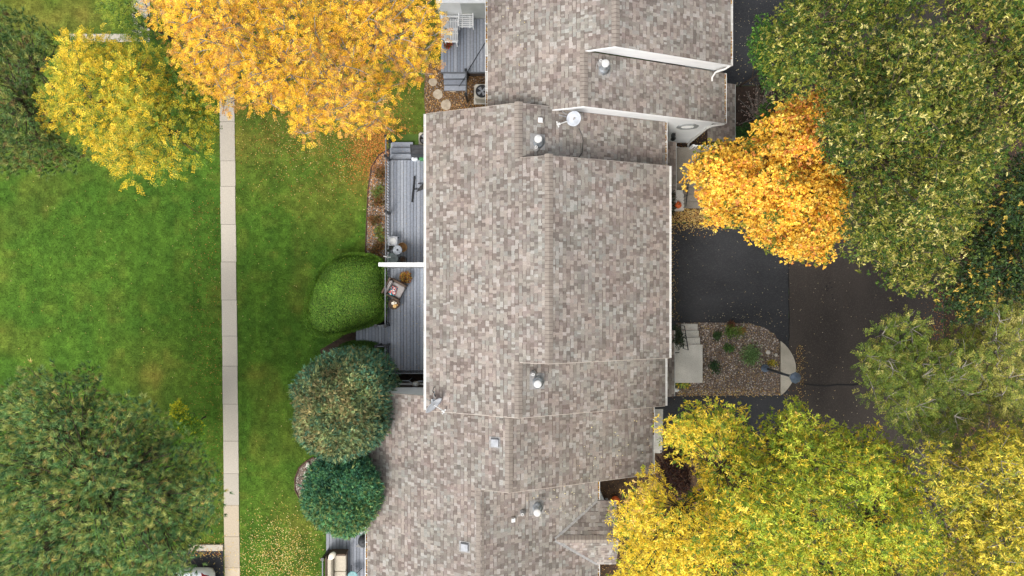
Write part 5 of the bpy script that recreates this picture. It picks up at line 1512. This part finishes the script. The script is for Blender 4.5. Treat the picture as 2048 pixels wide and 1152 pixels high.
tree('broadleaf_tree', 'tall pale leaved green tree in the upper right', 'tree',
     [(1640,190),(1668,150),(1690,96),(1722,60),(1790,40),(1850,52),(1910,40),(1960,66),(1990,120),(1980,180),(1996,240),(2012,300),(1990,352),(1964,402),(1950,462),(1920,500),(1912,552),(1890,590),(1862,566),(1834,602),(1812,580),(1782,586),(1762,556),(1738,548),(1722,516),(1694,506),(1698,470),(1690,430),(1704,400),(1694,352),(1660,326),(1640,286)],
     11.5, 7.6, 21, (.38,.58), 46, 6, (.10,.036), [DKG,OLV,PALE], RW(.36), 18, (1810,300), .26, R=190, layers=3, thin=((1850,210,30,.6),(1740,240,26,.5),(1900,120,34,.6),(1820,420,26,.5)), jitter=.6, twigs_show=1, gain=1.0, limbs=12)
tree('broadleaf_tree', 'dark green tree at the top right beside the upper driveway', 'tree',
     crop([(1516,100),(1528,60),(1548,40),(1558,14),(1590,-10),(1640,-70),(1880,-70),(1870,20),(1800,40),(1728,58),(1690,98),(1668,150),(1640,184),(1600,190),(1570,206),(1540,190),(1546,160),(1530,136)]),
     9.6, 6.4, 20, (.36,.56), 44, 6, (.10,.038), [DKG,OLV,PALE], RW(.22), 19, (1660,70), .2, R=120, layers=2, gain=1.1, jitter=.6)
tree('broadleaf_tree', 'deep green tree with yellow flecks at the right edge', 'tree',
     crop([(1960,404),(1992,350),(2016,300),(2120,290),(2120,600),(2060,612),(2010,596),(1962,612),(1936,640),(1900,640),(1878,606),(1900,570),(1916,506),(1948,466)]),
     9.4, 6.2, 21, (.38,.6), 38, 6, (.11,.055), [[(46,70,36),(58,84,40),(40,60,34)],[(82,104,46),(98,112,48)],[(196,170,76),(180,150,64)]],
     lambda x,y,c,l,h: np.stack([1.3+0*x,.5+.3*(c>.6),.12+.5*(c>.86)+.12*np.clip(h,0,1)],1), 20, (2020,460), .2, R=110, layers=3, gain=1.1, jitter=.6)
tree('broadleaf_tree', 'olive tree filling the top right corner of the photo', 'tree',
     crop([(1880,-70),(2120,-70),(2120,292),(2020,298),(1998,240),(1984,180),(1996,120),(1966,62),(1912,34),(1878,10)]),
     10.0, 6.8, 22, (.40,.6), 38, 6, (.115,.045), [DKG,OLV,PALE], RW(.36), 21, (2050,110), .2, R=110, layers=2, thin=((1995,70,34,.7),(2000,150,22,.5)), gain=1.1, jitter=.6)
GRY = [(150,148,66),(166,160,76),(132,136,58)]
tree('feathery_tree', 'grey green thin branched tree at the right below the woods', 'tree',
     crop([(1704,722),(1728,700),(1764,690),(1742,672),(1718,654),(1752,646),(1786,640),(1812,626),(1834,632),(1846,660),(1866,690),(1900,664),(1936,634),(1966,608),(2016,598),(2120,590),(2120,870),(2050,850),(1990,842),(1946,872),(1900,900),(1862,884),(1832,874),(1800,860),(1776,826),(1752,798),(1722,782),(1728,752)]),
     8.4, 5.4, 21, (.32,.52), 30, 10, (.085,.030,.24), [GRY,[(104,124,44),(88,108,40),(126,138,50)],[(190,180,106),(178,168,96)]],
     lambda x,y,c,l,h: np.stack([.3+.7*sm(1900,2000,x),1.2-.6*sm(1900,2000,x)+0*c,.03+.35*sm(1960,2040,x)*sm(840,700,y)],1), 22, (1920,750), .16, R=110, style='frond', layers=2, twigs_show=4, bark='bark_grey', thin=((1850,860,30,.5),(1880,830,30,.4),(1935,690,24,.4)), jitter=.5, gain=1.08)
ASHY = [(242,216,70),(232,204,64),(248,226,98),(222,198,66)]
ASHG = [(176,186,58),(156,174,54),(192,196,68)]
ASHD = [(96,128,44),(112,140,48)]
ASHT = [(226,192,112),(214,178,98)]
tree('ash_tree', 'big yellow green ash tree spreading over the lower right driveway', 'tree',
     crop([(1310,868),(1326,838),(1352,828),(1362,806),(1392,798),(1424,806),(1452,800),(1474,816),(1490,836),(1512,858),(1526,872),(1530,838),(1560,826),(1572,800),(1590,788),(1612,800),(1626,806),(1628,838),(1650,850),(1676,838),(1692,846),(1704,866),(1730,852),(1740,832),(1764,840),(1774,864),(1796,892),(1818,916),(1836,950),(1838,990),(1866,1020),(1880,1060),(1900,1100),(1890,1222),(1196,1222),(1204,1146),(1240,1110),(1206,1066),(1212,1036),(1238,1004),(1236,980),(1272,960),(1284,936),(1306,932),(1330,952),(1340,990),(1378,1000),(1386,960),(1376,930),(1352,910),(1326,900)]),
     9.6, 6.0, 21, (.34,.54), 34, 7, (.115,.036), [ASHY,ASHG,ASHD,ASHT],
     lambda x,y,c,l,h: np.stack([.35+1.5*sm(1560,1300,x)+.5*sm(960,1120,y),.3+1.3*sm(1330,1600,x)+.5*sm(900,820,y),.15+.6*sm(1300,1500,x)*(c>.5)+.3*(h<0),.02+1.2*sm(1330,1260,x)*sm(1060,960,y)],1), 23, (1540,1010), .24, R=190, layers=3,
     thin=((1345,1085,26,.7),(1420,1000,22,.5),(1530,890,26,.6),(1640,1030,22,.6),(1560,1130,26,.5),(1380,1120,20,.5)), jitter=.6, limbs=14, gain=1.1, var=(.74,1.24))
tree('ash_tree', 'yellow olive tree in the lower right corner', 'tree',
     crop([(1834,880),(1870,886),(1902,902),(1948,876),(1992,846),(2050,854),(2120,872),(2120,1222),(1890,1222),(1902,1100),(1884,1056),(1868,1016),(1842,984),(1840,944),(1820,910)]),
     10.2, 6.6, 21, (.36,.58), 36, 7, (.11,.038), [[(222,204,74),(208,192,68),(232,214,92)],[(168,170,58),(150,154,54)],[(112,128,46),(98,112,44)]],
     lambda x,y,c,l,h: np.stack([.9+.4*sm(1900,2000,x),.6+0*x,.35+.3*(h<0)],1), 24, (2000,1050), .22, R=120, layers=3, twigs_show=1, bark='bark_grey', thin=((1930,960,34,.6),(2010,1090,24,.5)), jitter=.6, gain=1.08)
# ---- shrubs
tree('bright_shrub', 'bright green shrub along the upper driveway edge', 'shrub', [(1496,98),(1504,62),(1520,30),(1534,34),(1546,70),(1540,112),(1546,160),(1538,200),(1546,250),(1530,282),(1508,268),(1520,224),(1530,180),(1514,140)],
     4.4, 2.8, 14, (.22,.34), 36, 6, (.075,.05), [[(84,130,44),(70,114,40),(100,144,54)],[(56,88,38),(66,98,40)]], lambda x,y,c,l,h: np.stack([1+0*x,.6+0*x],1), 31, (1528,130), .05, R=22, layers=2, limbs=6)
tree('green_shrub', 'low dark green shrub at the corner of the top house', 'shrub', [(1458,276),(1466,258),(1490,250),(1520,254),(1530,272),(1512,290),(1480,286)],
     1.3, .7, 12, (.16,.26), 36, 6, (.07,.05), [[(58,98,44),(48,84,40)],[(70,110,46)]], lambda x,y,c,l,h: np.stack([1+0*x,.5+0*x],1), 32, None, .03, R=18, layers=2, limbs=4)
tree('burgundy_shrub', 'dark burgundy shrub between the bottom house and the ash tree', 'shrub', [(1312,916),(1330,898),(1356,892),(1380,912),(1390,950),(1384,996),(1350,1000),(1322,976)],
     2.2, 1.3, 13, (.2,.32), 34, 6, (.075,.05), [[(66,40,34),(54,34,32),(80,50,40)],[(98,64,46)]], lambda x,y,c,l,h: np.stack([1+0*x,.2+0*x],1), 33, None, .05, R=34, layers=2, limbs=6)
tree('green_shrub', 'dark green shrub beside the entry steps by the stoop', 'shrub', [(1342,660),(1350,650),(1362,654),(1366,676),(1360,694),(1346,692)],
     1.0, .55, 9, (.14,.22), 40, 6, (.05,.03), [[(38,56,34),(48,66,38)],[(30,46,30)]], lambda x,y,c,l,h: np.stack([1+0*x,.5+0*x],1), 34, None, .03, R=12, layers=2, limbs=3)
tree('green_shrub', 'dark shrub on the shaded side of the maple stoop', 'shrub', [(1340,372),(1350,366),(1352,420),(1346,440),(1338,430)],
     1.0, .5, 9, (.14,.2), 36, 6, (.05,.03), [[(38,54,34),(46,62,36)],[(92,70,44)]], lambda x,y,c,l,h: np.stack([1+0*x,.25+0*x],1), 35, None, .03, R=8, layers=2, limbs=3)
# bare twiggy shrub with pale buds
tw = thing('twiggy_shrub', 'bare twiggy shrub with pale buds beside the top house', 'shrub', (*P(1512,238)[:2],0))
mb = MB(); bud = []
rt = np.random.default_rng(5)
for k in range(26):
    a = rt.uniform(1.2,3.6); L = rt.uniform(.6,1.35); h = rt.uniform(1.0,2.2); c0 = Vector((rt.uniform(-.1,.1),rt.uniform(-.1,.1),0)); e = Vector((math.cos(a)*L,math.sin(a)*L,h)); m1 = c0.lerp(e,.5)+Vector((0,0,.15))
    mb.tube([c0,m1,e],[.02,.014,.008],4)
    for _ in range(9):
        f = rt.uniform(.35,1); q = c0.lerp(e,f)+Vector((0,0,.15*(1-abs(2*f-1)))); v = Vector(sph(rt,1)[0])*.14; mb.tube([q,q+v],[.005,.003],3); bud.append(tuple(q+v))
lpart('twigs', mb, M['bark_grey'], tw)
bud = np.array(bud); nb = len(bud)
link('buds', leaves('buds', bud, sph(rt,nb), sph(rt,nb), np.full(nb,.085), np.full(nb,.05), lin_np([(214,184,168)])[0][None]*rt.uniform(.7,1.1,(nb,1))), M['leaf'], tw, False)
# small plants
def tuft(px, py, label, pal, seed, n=260, spread=.3, h=.35, ll=.14, lw=.022, name='bedding_plant', group=None):
    t = thing(name, label, 'plant', (*P(px,py)[:2],.02), 0, group)
    r = np.random.default_rng(seed); d = sph(r,n); d[:,2] = abs(d[:,2])*.8+.15
    c = d*np.array([spread,spread,h])*r.uniform(0.05,.85,(n,1)); p = lin_np(pal); C = p[r.integers(0,len(p),n)]*r.uniform(.7,1.3,(n,1))*1.35
    sk = r.uniform(.7,1.25,2); c[:,0] *= sk[0]; c[:,1] *= sk[1]; lob = r.normal(0,spread*.35,(4,2)); c[:,:2] += lob[r.integers(0,4,n)]
    link('foliage', leaves('foliage', c, d*.5+sph(r,n)*.7, np.array([[0,0,1.0]])+sph(r,n)*.5, r.uniform(.7,1.3,n)*ll, r.uniform(.7,1.2,n)*lw, C), M['leaf'], t, False)
    mb = MB()
    for k in range(5): mb.tube([(0,0,0),tuple(d[k]*np.array([spread,spread,h])*.7)],.006,3)
    lpart('stem', mb, M['bark'], t)
tuft(1501,708, 'round grey green clump of grassy leaves in the island', [(120,150,96),(96,126,76),(142,166,110),(84,110,60)], 41, 700, .44, .35, .18, .026)
tuft(1432,672, 'small dark green plant in the island, leftmost', [(50,74,40),(64,88,46)], 42, 260, .2, .3, .09, .04)
tuft(1465,664, 'bright green spiky plant near the top of the island', [(92,124,52),(70,100,44),(120,140,70)], 43, 420, .3, .35, .15, .03)
tuft(1462,648, 'rusty brown low plant at the island\'s upper edge', [(96,62,42),(80,54,40),(120,76,48)], 44, 260, .2, .3, .1, .03)
tuft(1458,694, 'green leafy plant in the middle of the island', [(66,98,48),(84,112,54)], 45, 320, .26, .35, .11, .04)
tuft(1430,732, 'dark glossy plant in the lower part of the island', [(40,66,40),(54,80,44)], 46, 340, .25, .35, .1, .04)
tuft(1541,726, 'yellow green bush between the lamp and the grassy clump', [(170,150,50),(110,120,46),(190,170,70)], 47, 240, .2, .3, .09, .03)
tuft(1362,762, 'yellow flowering plant at the bottom corner of the stoop', [(220,190,70),(96,124,52),(74,104,44),(160,180,90)], 48, 300, .24, .5, .12, .06)
tuft(1480,660, 'orange tinted plant near the island\'s upper edge', [(150,110,60),(120,120,60)], 49, 200, .18, .25, .1, .03)
for k,(px,py,c) in enumerate(((757,352,1),(757,385,0),(760,405,1),(755,440,1),(760,470,0),(757,494,1))):
    tuft(px, py, ('topmost brown plant','green leafy plant second from the top','brown plant third from the top','low brown plant fourth from the top','greenish plant fifth from the top','lowest brown plant')[k]+' in the long rock bed', [(104,72,44),(128,92,54),(84,84,46)] if c else [(96,122,58),(120,112,56)], 60+k, 300, .32, .3, .14, .03, group='plants in the rock bed beside the deck')

# ---- clipped hedges and globe conifers with a dense inner core
def dome(poly_px, z_ref):
    return np.array([P(a,b,z_ref)[:2] for a,b in smooth_poly(poly_px,2)])
def globe(name, label, poly_px, z_ref, z_top, n, leafsz, pals, wfn, seed, p=3.0, q=2.2, style='clip', z_low=.05, lumps=0.0, gain=1.0, mat='leaf', under=1.0):
    r = np.random.default_rng(seed); W = dome(poly_px, z_ref); cen = W.mean(0); K = len(W)
    if style != 'clip': W = cen+(W-cen)*.905
    t = thing(name, label, 'shrub', (cen[0],cen[1],0))
    if under < 1: z_low = z_ref*.9
    def h(s): return z_low+(z_top-z_low)*(1-np.clip(s,0,1)**p)**(1/q)
    # solid dark green core, added under the leaves to block light
    vs = []; fs = []; SS = [1.0*under,1.0,.97,.9,.8,.65,.45,.22,.02]; ZZ = [0.0]+[float(h(s))*.93 for s in SS[1:]]
    ZZ[1] = max(ZZ[1],z_ref*.5) if under == 1.0 else z_ref*.9
    for s,z in zip(SS,ZZ):
        for w in W: vs.append((cen[0]+(w[0]-cen[0])*s*.94, cen[1]+(w[1]-cen[1])*s*.94, z))
    for i in range(len(SS)-1):
        for k in range(K): fs.append((i*K+k,i*K+(k+1)%K,(i+1)*K+(k+1)%K,(i+1)*K+k))
    mb = MB(); mb._add(vs,fs); part('blocking_core', mb, M['hedge_core'], t, True)
    # leaves on the outer skin
    f = r.uniform(0,K,n); i = f.astype(int)%K; fr = (f-np.floor(f))[:,None]
    w = W[i]*(1-fr)+W[(i+1)%K]*fr - cen
    s = np.sqrt(r.random(n)); side = r.random(n) < .28
    s = np.where(side, 1-.06*r.random(n)**2, s)
    z = h(s); z = np.where(side, r.uniform(.15,1,n)*z_ref*1.1, z)
    if lumps: 
        lp_ = value_noise(w[:,0]*s,w[:,1]*s,lumps*2.2,seed+1)-.5
        s = s*(1+lp_*.16); z = z+lp_*lumps*2.2*np.where(side,.3,1)
    e = 1e-2; slope = np.where(side, 8, np.clip((h(s-e)-h(s+e))/(2*e),0,9))
    wl_ = np.linalg.norm(w,axis=1); nx = w/wl_[:,None]
    N = np.stack([nx[:,0]*slope/wl_,nx[:,1]*slope/wl_,np.ones(n)],1); N /= np.linalg.norm(N,axis=1,keepdims=True)
    pos = np.stack([cen[0]+w[:,0]*s,cen[1]+w[:,1]*s,np.maximum(z,.05)],1)+N*(r.uniform(-.06,.03,n) if style == 'clip' else r.uniform(-.16,.14,n))[:,None]
    px = 1024+pos[:,0]*FPX/(CAM_H-pos[:,2]); py = 576-pos[:,1]*FPX/(CAM_H-pos[:,2])
    cl = .5*value_noise(pos[:,0],pos[:,1],.22,seed+7)+.5*value_noise(pos[:,0],pos[:,1],.7,seed+8); C = pal_mix([lin_np(q_) for q_ in pals], wfn(px,py,cl,s), r)*(r.uniform(.6,1.4,n)*(.75+.5*value_noise(pos[:,0],pos[:,1],.5,seed+9)))[:,None]*gain
    d = N*(.25 if style == 'clip' else .6)+sph(r,n)*.9
    if style == 'clip': d = sph(r,n); d = d-N*(d*N).sum(1,keepdims=True)*.75
    nr = N+sph(r,n)*(.55 if style == 'clip' else .6)
    if style == 'clip':
        me = leaves('foliage', pos, d, nr, r.uniform(.7,1.3,n)*leafsz[0], r.uniform(.7,1.2,n)*leafsz[1], C)
    else:
        k = 5; li = np.repeat(np.arange(n),k); m = len(li)
        dd = d[li]+sph(r,m)*.45; me = leaves('foliage', pos[li], dd, nr[li], r.uniform(.6,1.3,m)*leafsz[0], r.uniform(.7,1.2,m)*leafsz[1], C[li]*r.uniform(.8,1.2,(m,1)))
    link('foliage', me, M[mat], t)
    mb = MB(); mb.tube([(cen[0],cen[1],-.05),(cen[0],cen[1],.3)],.08,7); part('stem', mb, M['bark'], t)
noise_mat('hedge_core', lin(48,66,30), lin(62,80,36), 6, 0.95)
globe('clipped_hedge', 'large smooth clipped light green hedge beside the lower deck', [(624,556),(642,528),(668,508),(710,503),(748,508),(768,524),(772,560),(774,606),(768,640),(740,654),(690,668),(640,680),(612,664),(604,630),(610,590)],
      1.2, 1.75, 46000, (.06,.028), [[(104,142,44),(90,130,40),(120,156,54)],[(74,110,36),(84,120,40)],[(140,150,60)]], lambda x,y,c,s: np.stack([.9+.5*c,.8-.3*c,.05+.2*(c>.8)],1), 51, 3.2, 2.0, gain=1.22)
globe('clipped_hedge', 'small clipped green hedge partly behind the brownish globe shrub', [(664,716),(672,692),(700,682),(740,682),(764,694),(772,720),(764,742),(700,744)],
      .9, 1.25, 12000, (.06,.028), [[(88,124,44),(76,112,40)],[(66,100,38)]], lambda x,y,c,s: np.stack([1+0*c,.7+0*c],1), 52, 4.0, 2.0)
globe('globe_arborvitae', 'brownish green globe shrub, larger of the two by the bottom house', [(576,820),(588,766),(620,722),(660,700),(710,696),(752,712),(776,760),(784,808),(782,850),(764,884),(730,908),(690,920),(650,914),(606,888),(584,860)],
      4.0, 5.5, 13500, (.17,.030), [[(118,130,88),(104,120,82),(132,142,96)],[(154,144,100),(140,132,92)],[(82,120,96),(74,110,88)]],
      lambda x,y,c,s: np.stack([1+0*c,.15+1.3*sm(.45,.7,c)*sm(1,.6,s),.2+1.6*sm(.75,1,s)+1.0*sm(715,770,x)*sm(800,730,y)],1), 53, 2.2, 2.0, 'feather', lumps=.34, mat='needle', gain=1.5, under=.5)
globe('globe_arborvitae', 'dark green globe shrub beside the bottom deck', [(604,986),(610,944),(632,916),(672,906),(720,906),(748,928),(764,962),(766,1004),(750,1040),(724,1064),(690,1072),(660,1058),(628,1040),(610,1014)],
      3.9, 5.1, 10500, (.16,.030), [[(84,128,88),(72,116,80),(98,138,92)],[(116,138,84),(126,136,82)],[(64,108,84),(56,98,78)]],
      lambda x,y,c,s: np.stack([1+0*c,.15+.9*sm(980,1060,y)+.3*(c>.7),.35+.8*sm(1000,930,y)],1), 54, 2.2, 2.0, 'feather', lumps=.30, mat='needle', gain=1.55, under=.5)

# ------------------------------------------------------------------ lawn detail
EXCL = [BED_MULCH, BED_HEDGE, BED_N, ROCK1, ROCK2, [(140,66),(302,66),(302,86),(140,86)], [(262,-70),(302,-70),(302,70),(262,70)],
        [(376,1086),(450,1086),(450,1300),(100,1300),(100,1200),(376,1200)], [(775,270),(900,270),(900,800),(775,800)], [(652,1062),(780,1062),(780,1300),(652,1300)],[(712,650),(780,650),(780,690),(712,690)]]
def lawn_ok(px, py):
    m = ~((px > walk_l(py)+.9*value_noise(py,py*0,7,5)-.4) & (px < walk_r(py)-.9*value_noise(py,py*0,7,6)+.4))
    for e in EXCL: m &= ~in_poly(px,py,e)
    return m
def lawn_col(px, py, r):
    n = len(px)
    a = value_noise(px,py,130,71); b = value_noise(px,py,34,72); c = value_noise(px,py,9,73)
    stripe = .5+.5*np.sin(px*2*math.pi/52.0+.6+3*value_noise(px,py,160,79))
    lush = np.clip(.34*a+.34*b+.2*stripe-.06,0,1)
    deep = lin_np([(58,90,30)]); bright = lin_np([(86,118,38)]); olive = lin_np([(112,110,42)]); straw = lin_np([(140,122,62)])
    C = deep*(1-lush[:,None])+bright*lush[:,None]
    # worn, leaf-strewn turf near the trees and along the beds
    dry = .55*sm(470,250,py)*sm(430,480,px)+.35*sm(380,300,py)*sm(440,200,px)+.5*np.exp(-((px-300)**2+(py-760)**2)/70**2)+.5*np.exp(-((px-590)**2+(py-1010)**2)/60**2)
    dry += .6*np.exp(-((px-740)**2+(py-300)**2)/60**2)+.35*np.exp(-((px-455)**2)/14**2)+.35*np.exp(-((px-400)**2+(py-1000)**2)/70**2)+.4*sm(80,20,py)*sm(350,200,px)
    dry += .3*np.exp(-((px-1)**2+(py-540)**2)/30**2)
    dry += .35*sm(.62,.85,value_noise(px,py,75,77))+.22*sm(.6,.9,value_noise(px,py,22,78))
    dry = np.clip(dry*(.5+b)*.55,0,.8)[:,None]
    C = C*(1-dry)+(olive*.6+straw*.4)*dry
    return C*(.72+.56*c)[:,None]*r.uniform(.85,1.15,(n,1))
rg = np.random.default_rng(99)
st_ = 4.5
gx, gy = np.meshgrid(np.arange(-60,900,st_), np.arange(-60,1215,st_))
gx, gy = gx.ravel(), gy.ravel()
mk = lawn_ok(gx+st_/2, gy+st_/2); gx, gy = gx[mk], gy[mk]
k0 = CAM_H/FPX
V = np.stack([np.stack([(gx+a*st_-1024)*k0,(576-gy-b*st_)*k0,np.full(len(gx),.004)],1) for a,b in ((0,0),(0,1),(1,1),(1,0))],1).reshape(-1,3)
attr_mat('turf', rough=0.95, noise=0.35, nscale=22, spec=0.1)
structure(link('turf', mesh_np('turf', V, np.arange(len(gx)*4).reshape(-1,4), lawn_col(gx,gy,rg)), M['turf'], None))
NB = 190000
bx = rg.uniform(-40,880,NB); by = rg.uniform(-40,1200,NB); mk = lawn_ok(bx,by); bx, by = bx[mk], by[mk]; n = len(bx)
c = np.stack([(bx-1024)*k0,(576-by)*k0,np.full(n,.004)],1); a = rg.uniform(0,6.283,n); L = rg.uniform(.05,.10,n)
d = np.stack([np.cos(a),np.sin(a),rg.uniform(.4,1.1,n)],1); d /= np.linalg.norm(d,axis=1,keepdims=True); s = np.stack([-np.sin(a),np.cos(a),np.zeros(n)],1)*rg.uniform(.006,.011,n)[:,None]
V = np.stack([c-s,c+s,c+d*L[:,None]],1).reshape(-1,3)
stuff(link('grass', mesh_np('grass', V, np.arange(n*3).reshape(-1,3), lawn_col(bx,by,rg)*rg.uniform(.8,1.6,(n,1))), M['grass'], None), 'short green lawn grass on both sides of the concrete walk', 'grass')

# ------------------------------------------------------------------ gravel
OCT = np.array([(1,0,0),(0,1,0),(-1,0,0),(0,-1,0),(0,0,1),(0,0,-1)],float); OF = np.array([(0,1,4),(1,2,4),(2,3,4),(3,0,4),(1,0,5),(2,1,5),(3,2,5),(0,3,5)])
STONE_PAL = lin_np([(148,138,128),(120,108,100),(186,176,166),(92,82,76),(156,134,116),(130,123,118),(212,205,198),(104,92,82),(140,120,104)])
def gravel(poly, n, size, seed, label, z=.022, pal=STONE_PAL):
    r = np.random.default_rng(seed); xs = [p[0] for p in poly]; ys = [p[1] for p in poly]
    x = r.uniform(min(xs),max(xs),n*3); y = r.uniform(min(ys),max(ys),n*3); m = in_poly(x,y,poly); x, y = x[m][:n], y[m][:n]; n = len(x)
    c = np.stack([(x-1024)*k0,(576-y)*k0,np.full(n,z)],1); sz = r.uniform(size[0],size[1],(n,1))*np.stack([r.uniform(.7,1.3,n),r.uniform(.7,1.3,n),r.uniform(.5,.9,n)],1)
    a = r.uniform(0,6.283,n); ca, sa = np.cos(a)[:,None], np.sin(a)[:,None]
    o = OCT[None]*sz[:,None,:]*r.uniform(.8,1.2,(n,6,1))
    R_ = np.stack([o[:,:,0]*ca-o[:,:,1]*sa, o[:,:,0]*sa+o[:,:,1]*ca, o[:,:,2]],2)+c[:,None]
    F = (np.arange(n)[:,None,None]*6+OF[None]).reshape(-1,3); C = pal[r.integers(0,len(pal),n)]*r.uniform(.75,1.2,(n,1))
    stuff(link('gravel', mesh_np('gravel', R_.reshape(-1,3), F, np.repeat(C,8,0)), M['stone'], None), label, 'gravel')
gravel(ISLAND, 9000, (.018,.038), 81, 'mixed brown river gravel filling the island bed')
gravel(ROCK1, 6000, (.018,.036), 82, 'pale pebbles filling the long bed beside the deck')
gravel(ROCK2, 2400, (.018,.036), 83, 'pale pebbles in the small bed by the globe shrub')
gravel(BED_N, 2600, (.018,.034), 84, 'brown pebbles around the stepping stones', pal=STONE_PAL*.7)

# ------------------------------------------------------------------ fallen leaves
YL = lin_np([(224,196,110),(206,170,84),(232,212,146),(186,146,76),(216,184,116)])
OR = lin_np([(190,122,50),(170,100,44),(204,146,66),(146,90,44)])
BR = lin_np([(150,104,60),(120,84,52),(176,132,80),(98,70,46),(196,160,104)])
PL = lin_np([(216,204,170),(200,180,130),(170,150,120),(226,214,160)])
VS, FS, CS = [], [], []
def drop(n, fn, pal, seed, z=.03, size=(.04,.075)):
    r = np.random.default_rng(seed); x, y = fn(r,n); n = len(x)
    V,F,C = leaf_scatter(n,(x-1024)*k0,(576-y)*k0,np.full(n,z)+r.uniform(0,.012,n),size,pal,seed)
    FS.append(F+sum(len(v) for v in VS)); VS.append(V); CS.append(C)
def uni(x0,x1,y0,y1): return lambda r,n: (r.uniform(x0,x1,n), r.uniform(y0,y1,n))
def gau(cx,cy,sx,sy): return lambda r,n: (r.normal(cx,sx,n), r.normal(cy,sy,n))
def onlawn(f):
    def g(r,n):
        x,y = f(r,n); m = lawn_ok(x,y)|in_poly(x,y,ROCK1)|in_poly(x,y,BED_N); return x[m],y[m]
    return g
drop(5000, onlawn(gau(650,235,95,75)), np.concatenate([OR,BR,YL]), 91, .035, (.03,.06))
drop(3600, onlawn(gau(752,290,32,40)), OR, 92, .035)
drop(700, onlawn(uni(20,770,300,1150)), YL, 93, .035, (.025,.05))
drop(1900, onlawn(gau(560,1120,42,46)), YL, 94, .035, (.035,.065))
drop(500, gau(462,1120,60,40), YL, 95, .045, (.03,.06))
drop(900, onlawn(uni(380,450,400,1090)), np.concatenate([BR,OR]), 96, .035, (.03,.05))
drop(420, uni(1345,1890,430,900), PL, 97, .022, (.03,.055))
drop(200, uni(1470,1577,-20,170), PL, 98, .022, (.03,.06))
drop(2600, gau(1385,432,34,14), np.concatenate([BR,YL]), 99, .03)
drop(2200, uni(1340,1577,250,446), np.concatenate([BR,YL,OR]), 100, .03)
drop(2600, onlawn(uni(850,985,130,235)), BR, 101, .035)
drop(1500, lambda r,n: (lambda x,y: (x[in_poly(x,y,ISLAND)],y[in_poly(x,y,ISLAND)]))(r.uniform(1352,1562,n),r.uniform(645,792,n)), np.concatenate([BR,YL]), 102, .05, (.03,.06))
drop(360, gau(1450,786,70,5), np.concatenate([BR,YL]), 103, .05)
drop(1600, uni(1200,1420,930,1150), BR, 104, .03)
drop(5000, uni(1890,2060,-10,1160), BR, 105, .03, (.05,.09))
drop(900, onlawn(uni(735,772,310,525)), np.concatenate([OR,BR]), 106, .05)
drop(120, uni(380,448,1085,1110), np.concatenate([YL,OR]), 107, .13)
drop(260, uni(776,850,300,740), YL, 108, Z_DK+.01, (.02,.035))
def roofdrop(n, x0, x1, y0, y1, zf, seed):
    r = np.random.default_rng(seed); x = r.uniform(x0,x1,n); y = r.uniform(y0,y1,n)
    V,F,C = leaf_scatter(n,x,y,zf(x)+.03,(.04,.075),PL,seed); FS.append(F+sum(len(v) for v in VS)); VS.append(V); CS.append(C)
drop(260, lambda r,n: (1342+abs(r.normal(0,7,n)), r.uniform(450,640,n)), np.concatenate([BR,YL]), 112, .024, (.03,.055))
drop(700, lambda r,n: (1886-abs(r.normal(0,16,n)), r.uniform(560,800,n)), np.concatenate([BR,OR]), 113, .022, (.035,.07))
roofdrop(34, 2.5, XC_R-.1, YC1+.1, -5.2, lambda x: ZC_B-SLOPE*(x-XC_B), 201); roofdrop(34, 0.5, XD_R-.1, -8.9, YC1-.1, lambda x: ZD-SLOPE*(x-XD), 202)
roofdrop(30, X_L+DX+.1, X_L+DX+1.6, 7.0, 11.5, lambda x: zl(x,DX), 203)
drop(60, lambda r,n: (lambda t: (1400+t*170, 644+r.normal(-8,9,n)+0*t))(r.random(n)), PL, 110, .022, (.03,.055))
drop(260, lambda r,n: (1592+abs(r.normal(0,10,n)), r.uniform(690,800,n)), np.concatenate([BR,YL]), 111, .022, (.03,.055))
stuff(link('fallen_leaves', mesh_np('fallen_leaves', np.concatenate(VS), np.concatenate(FS), np.concatenate(CS)), M['litter'], None), 'fallen yellow and brown leaves scattered over lawn, beds and asphalt', 'leaves')
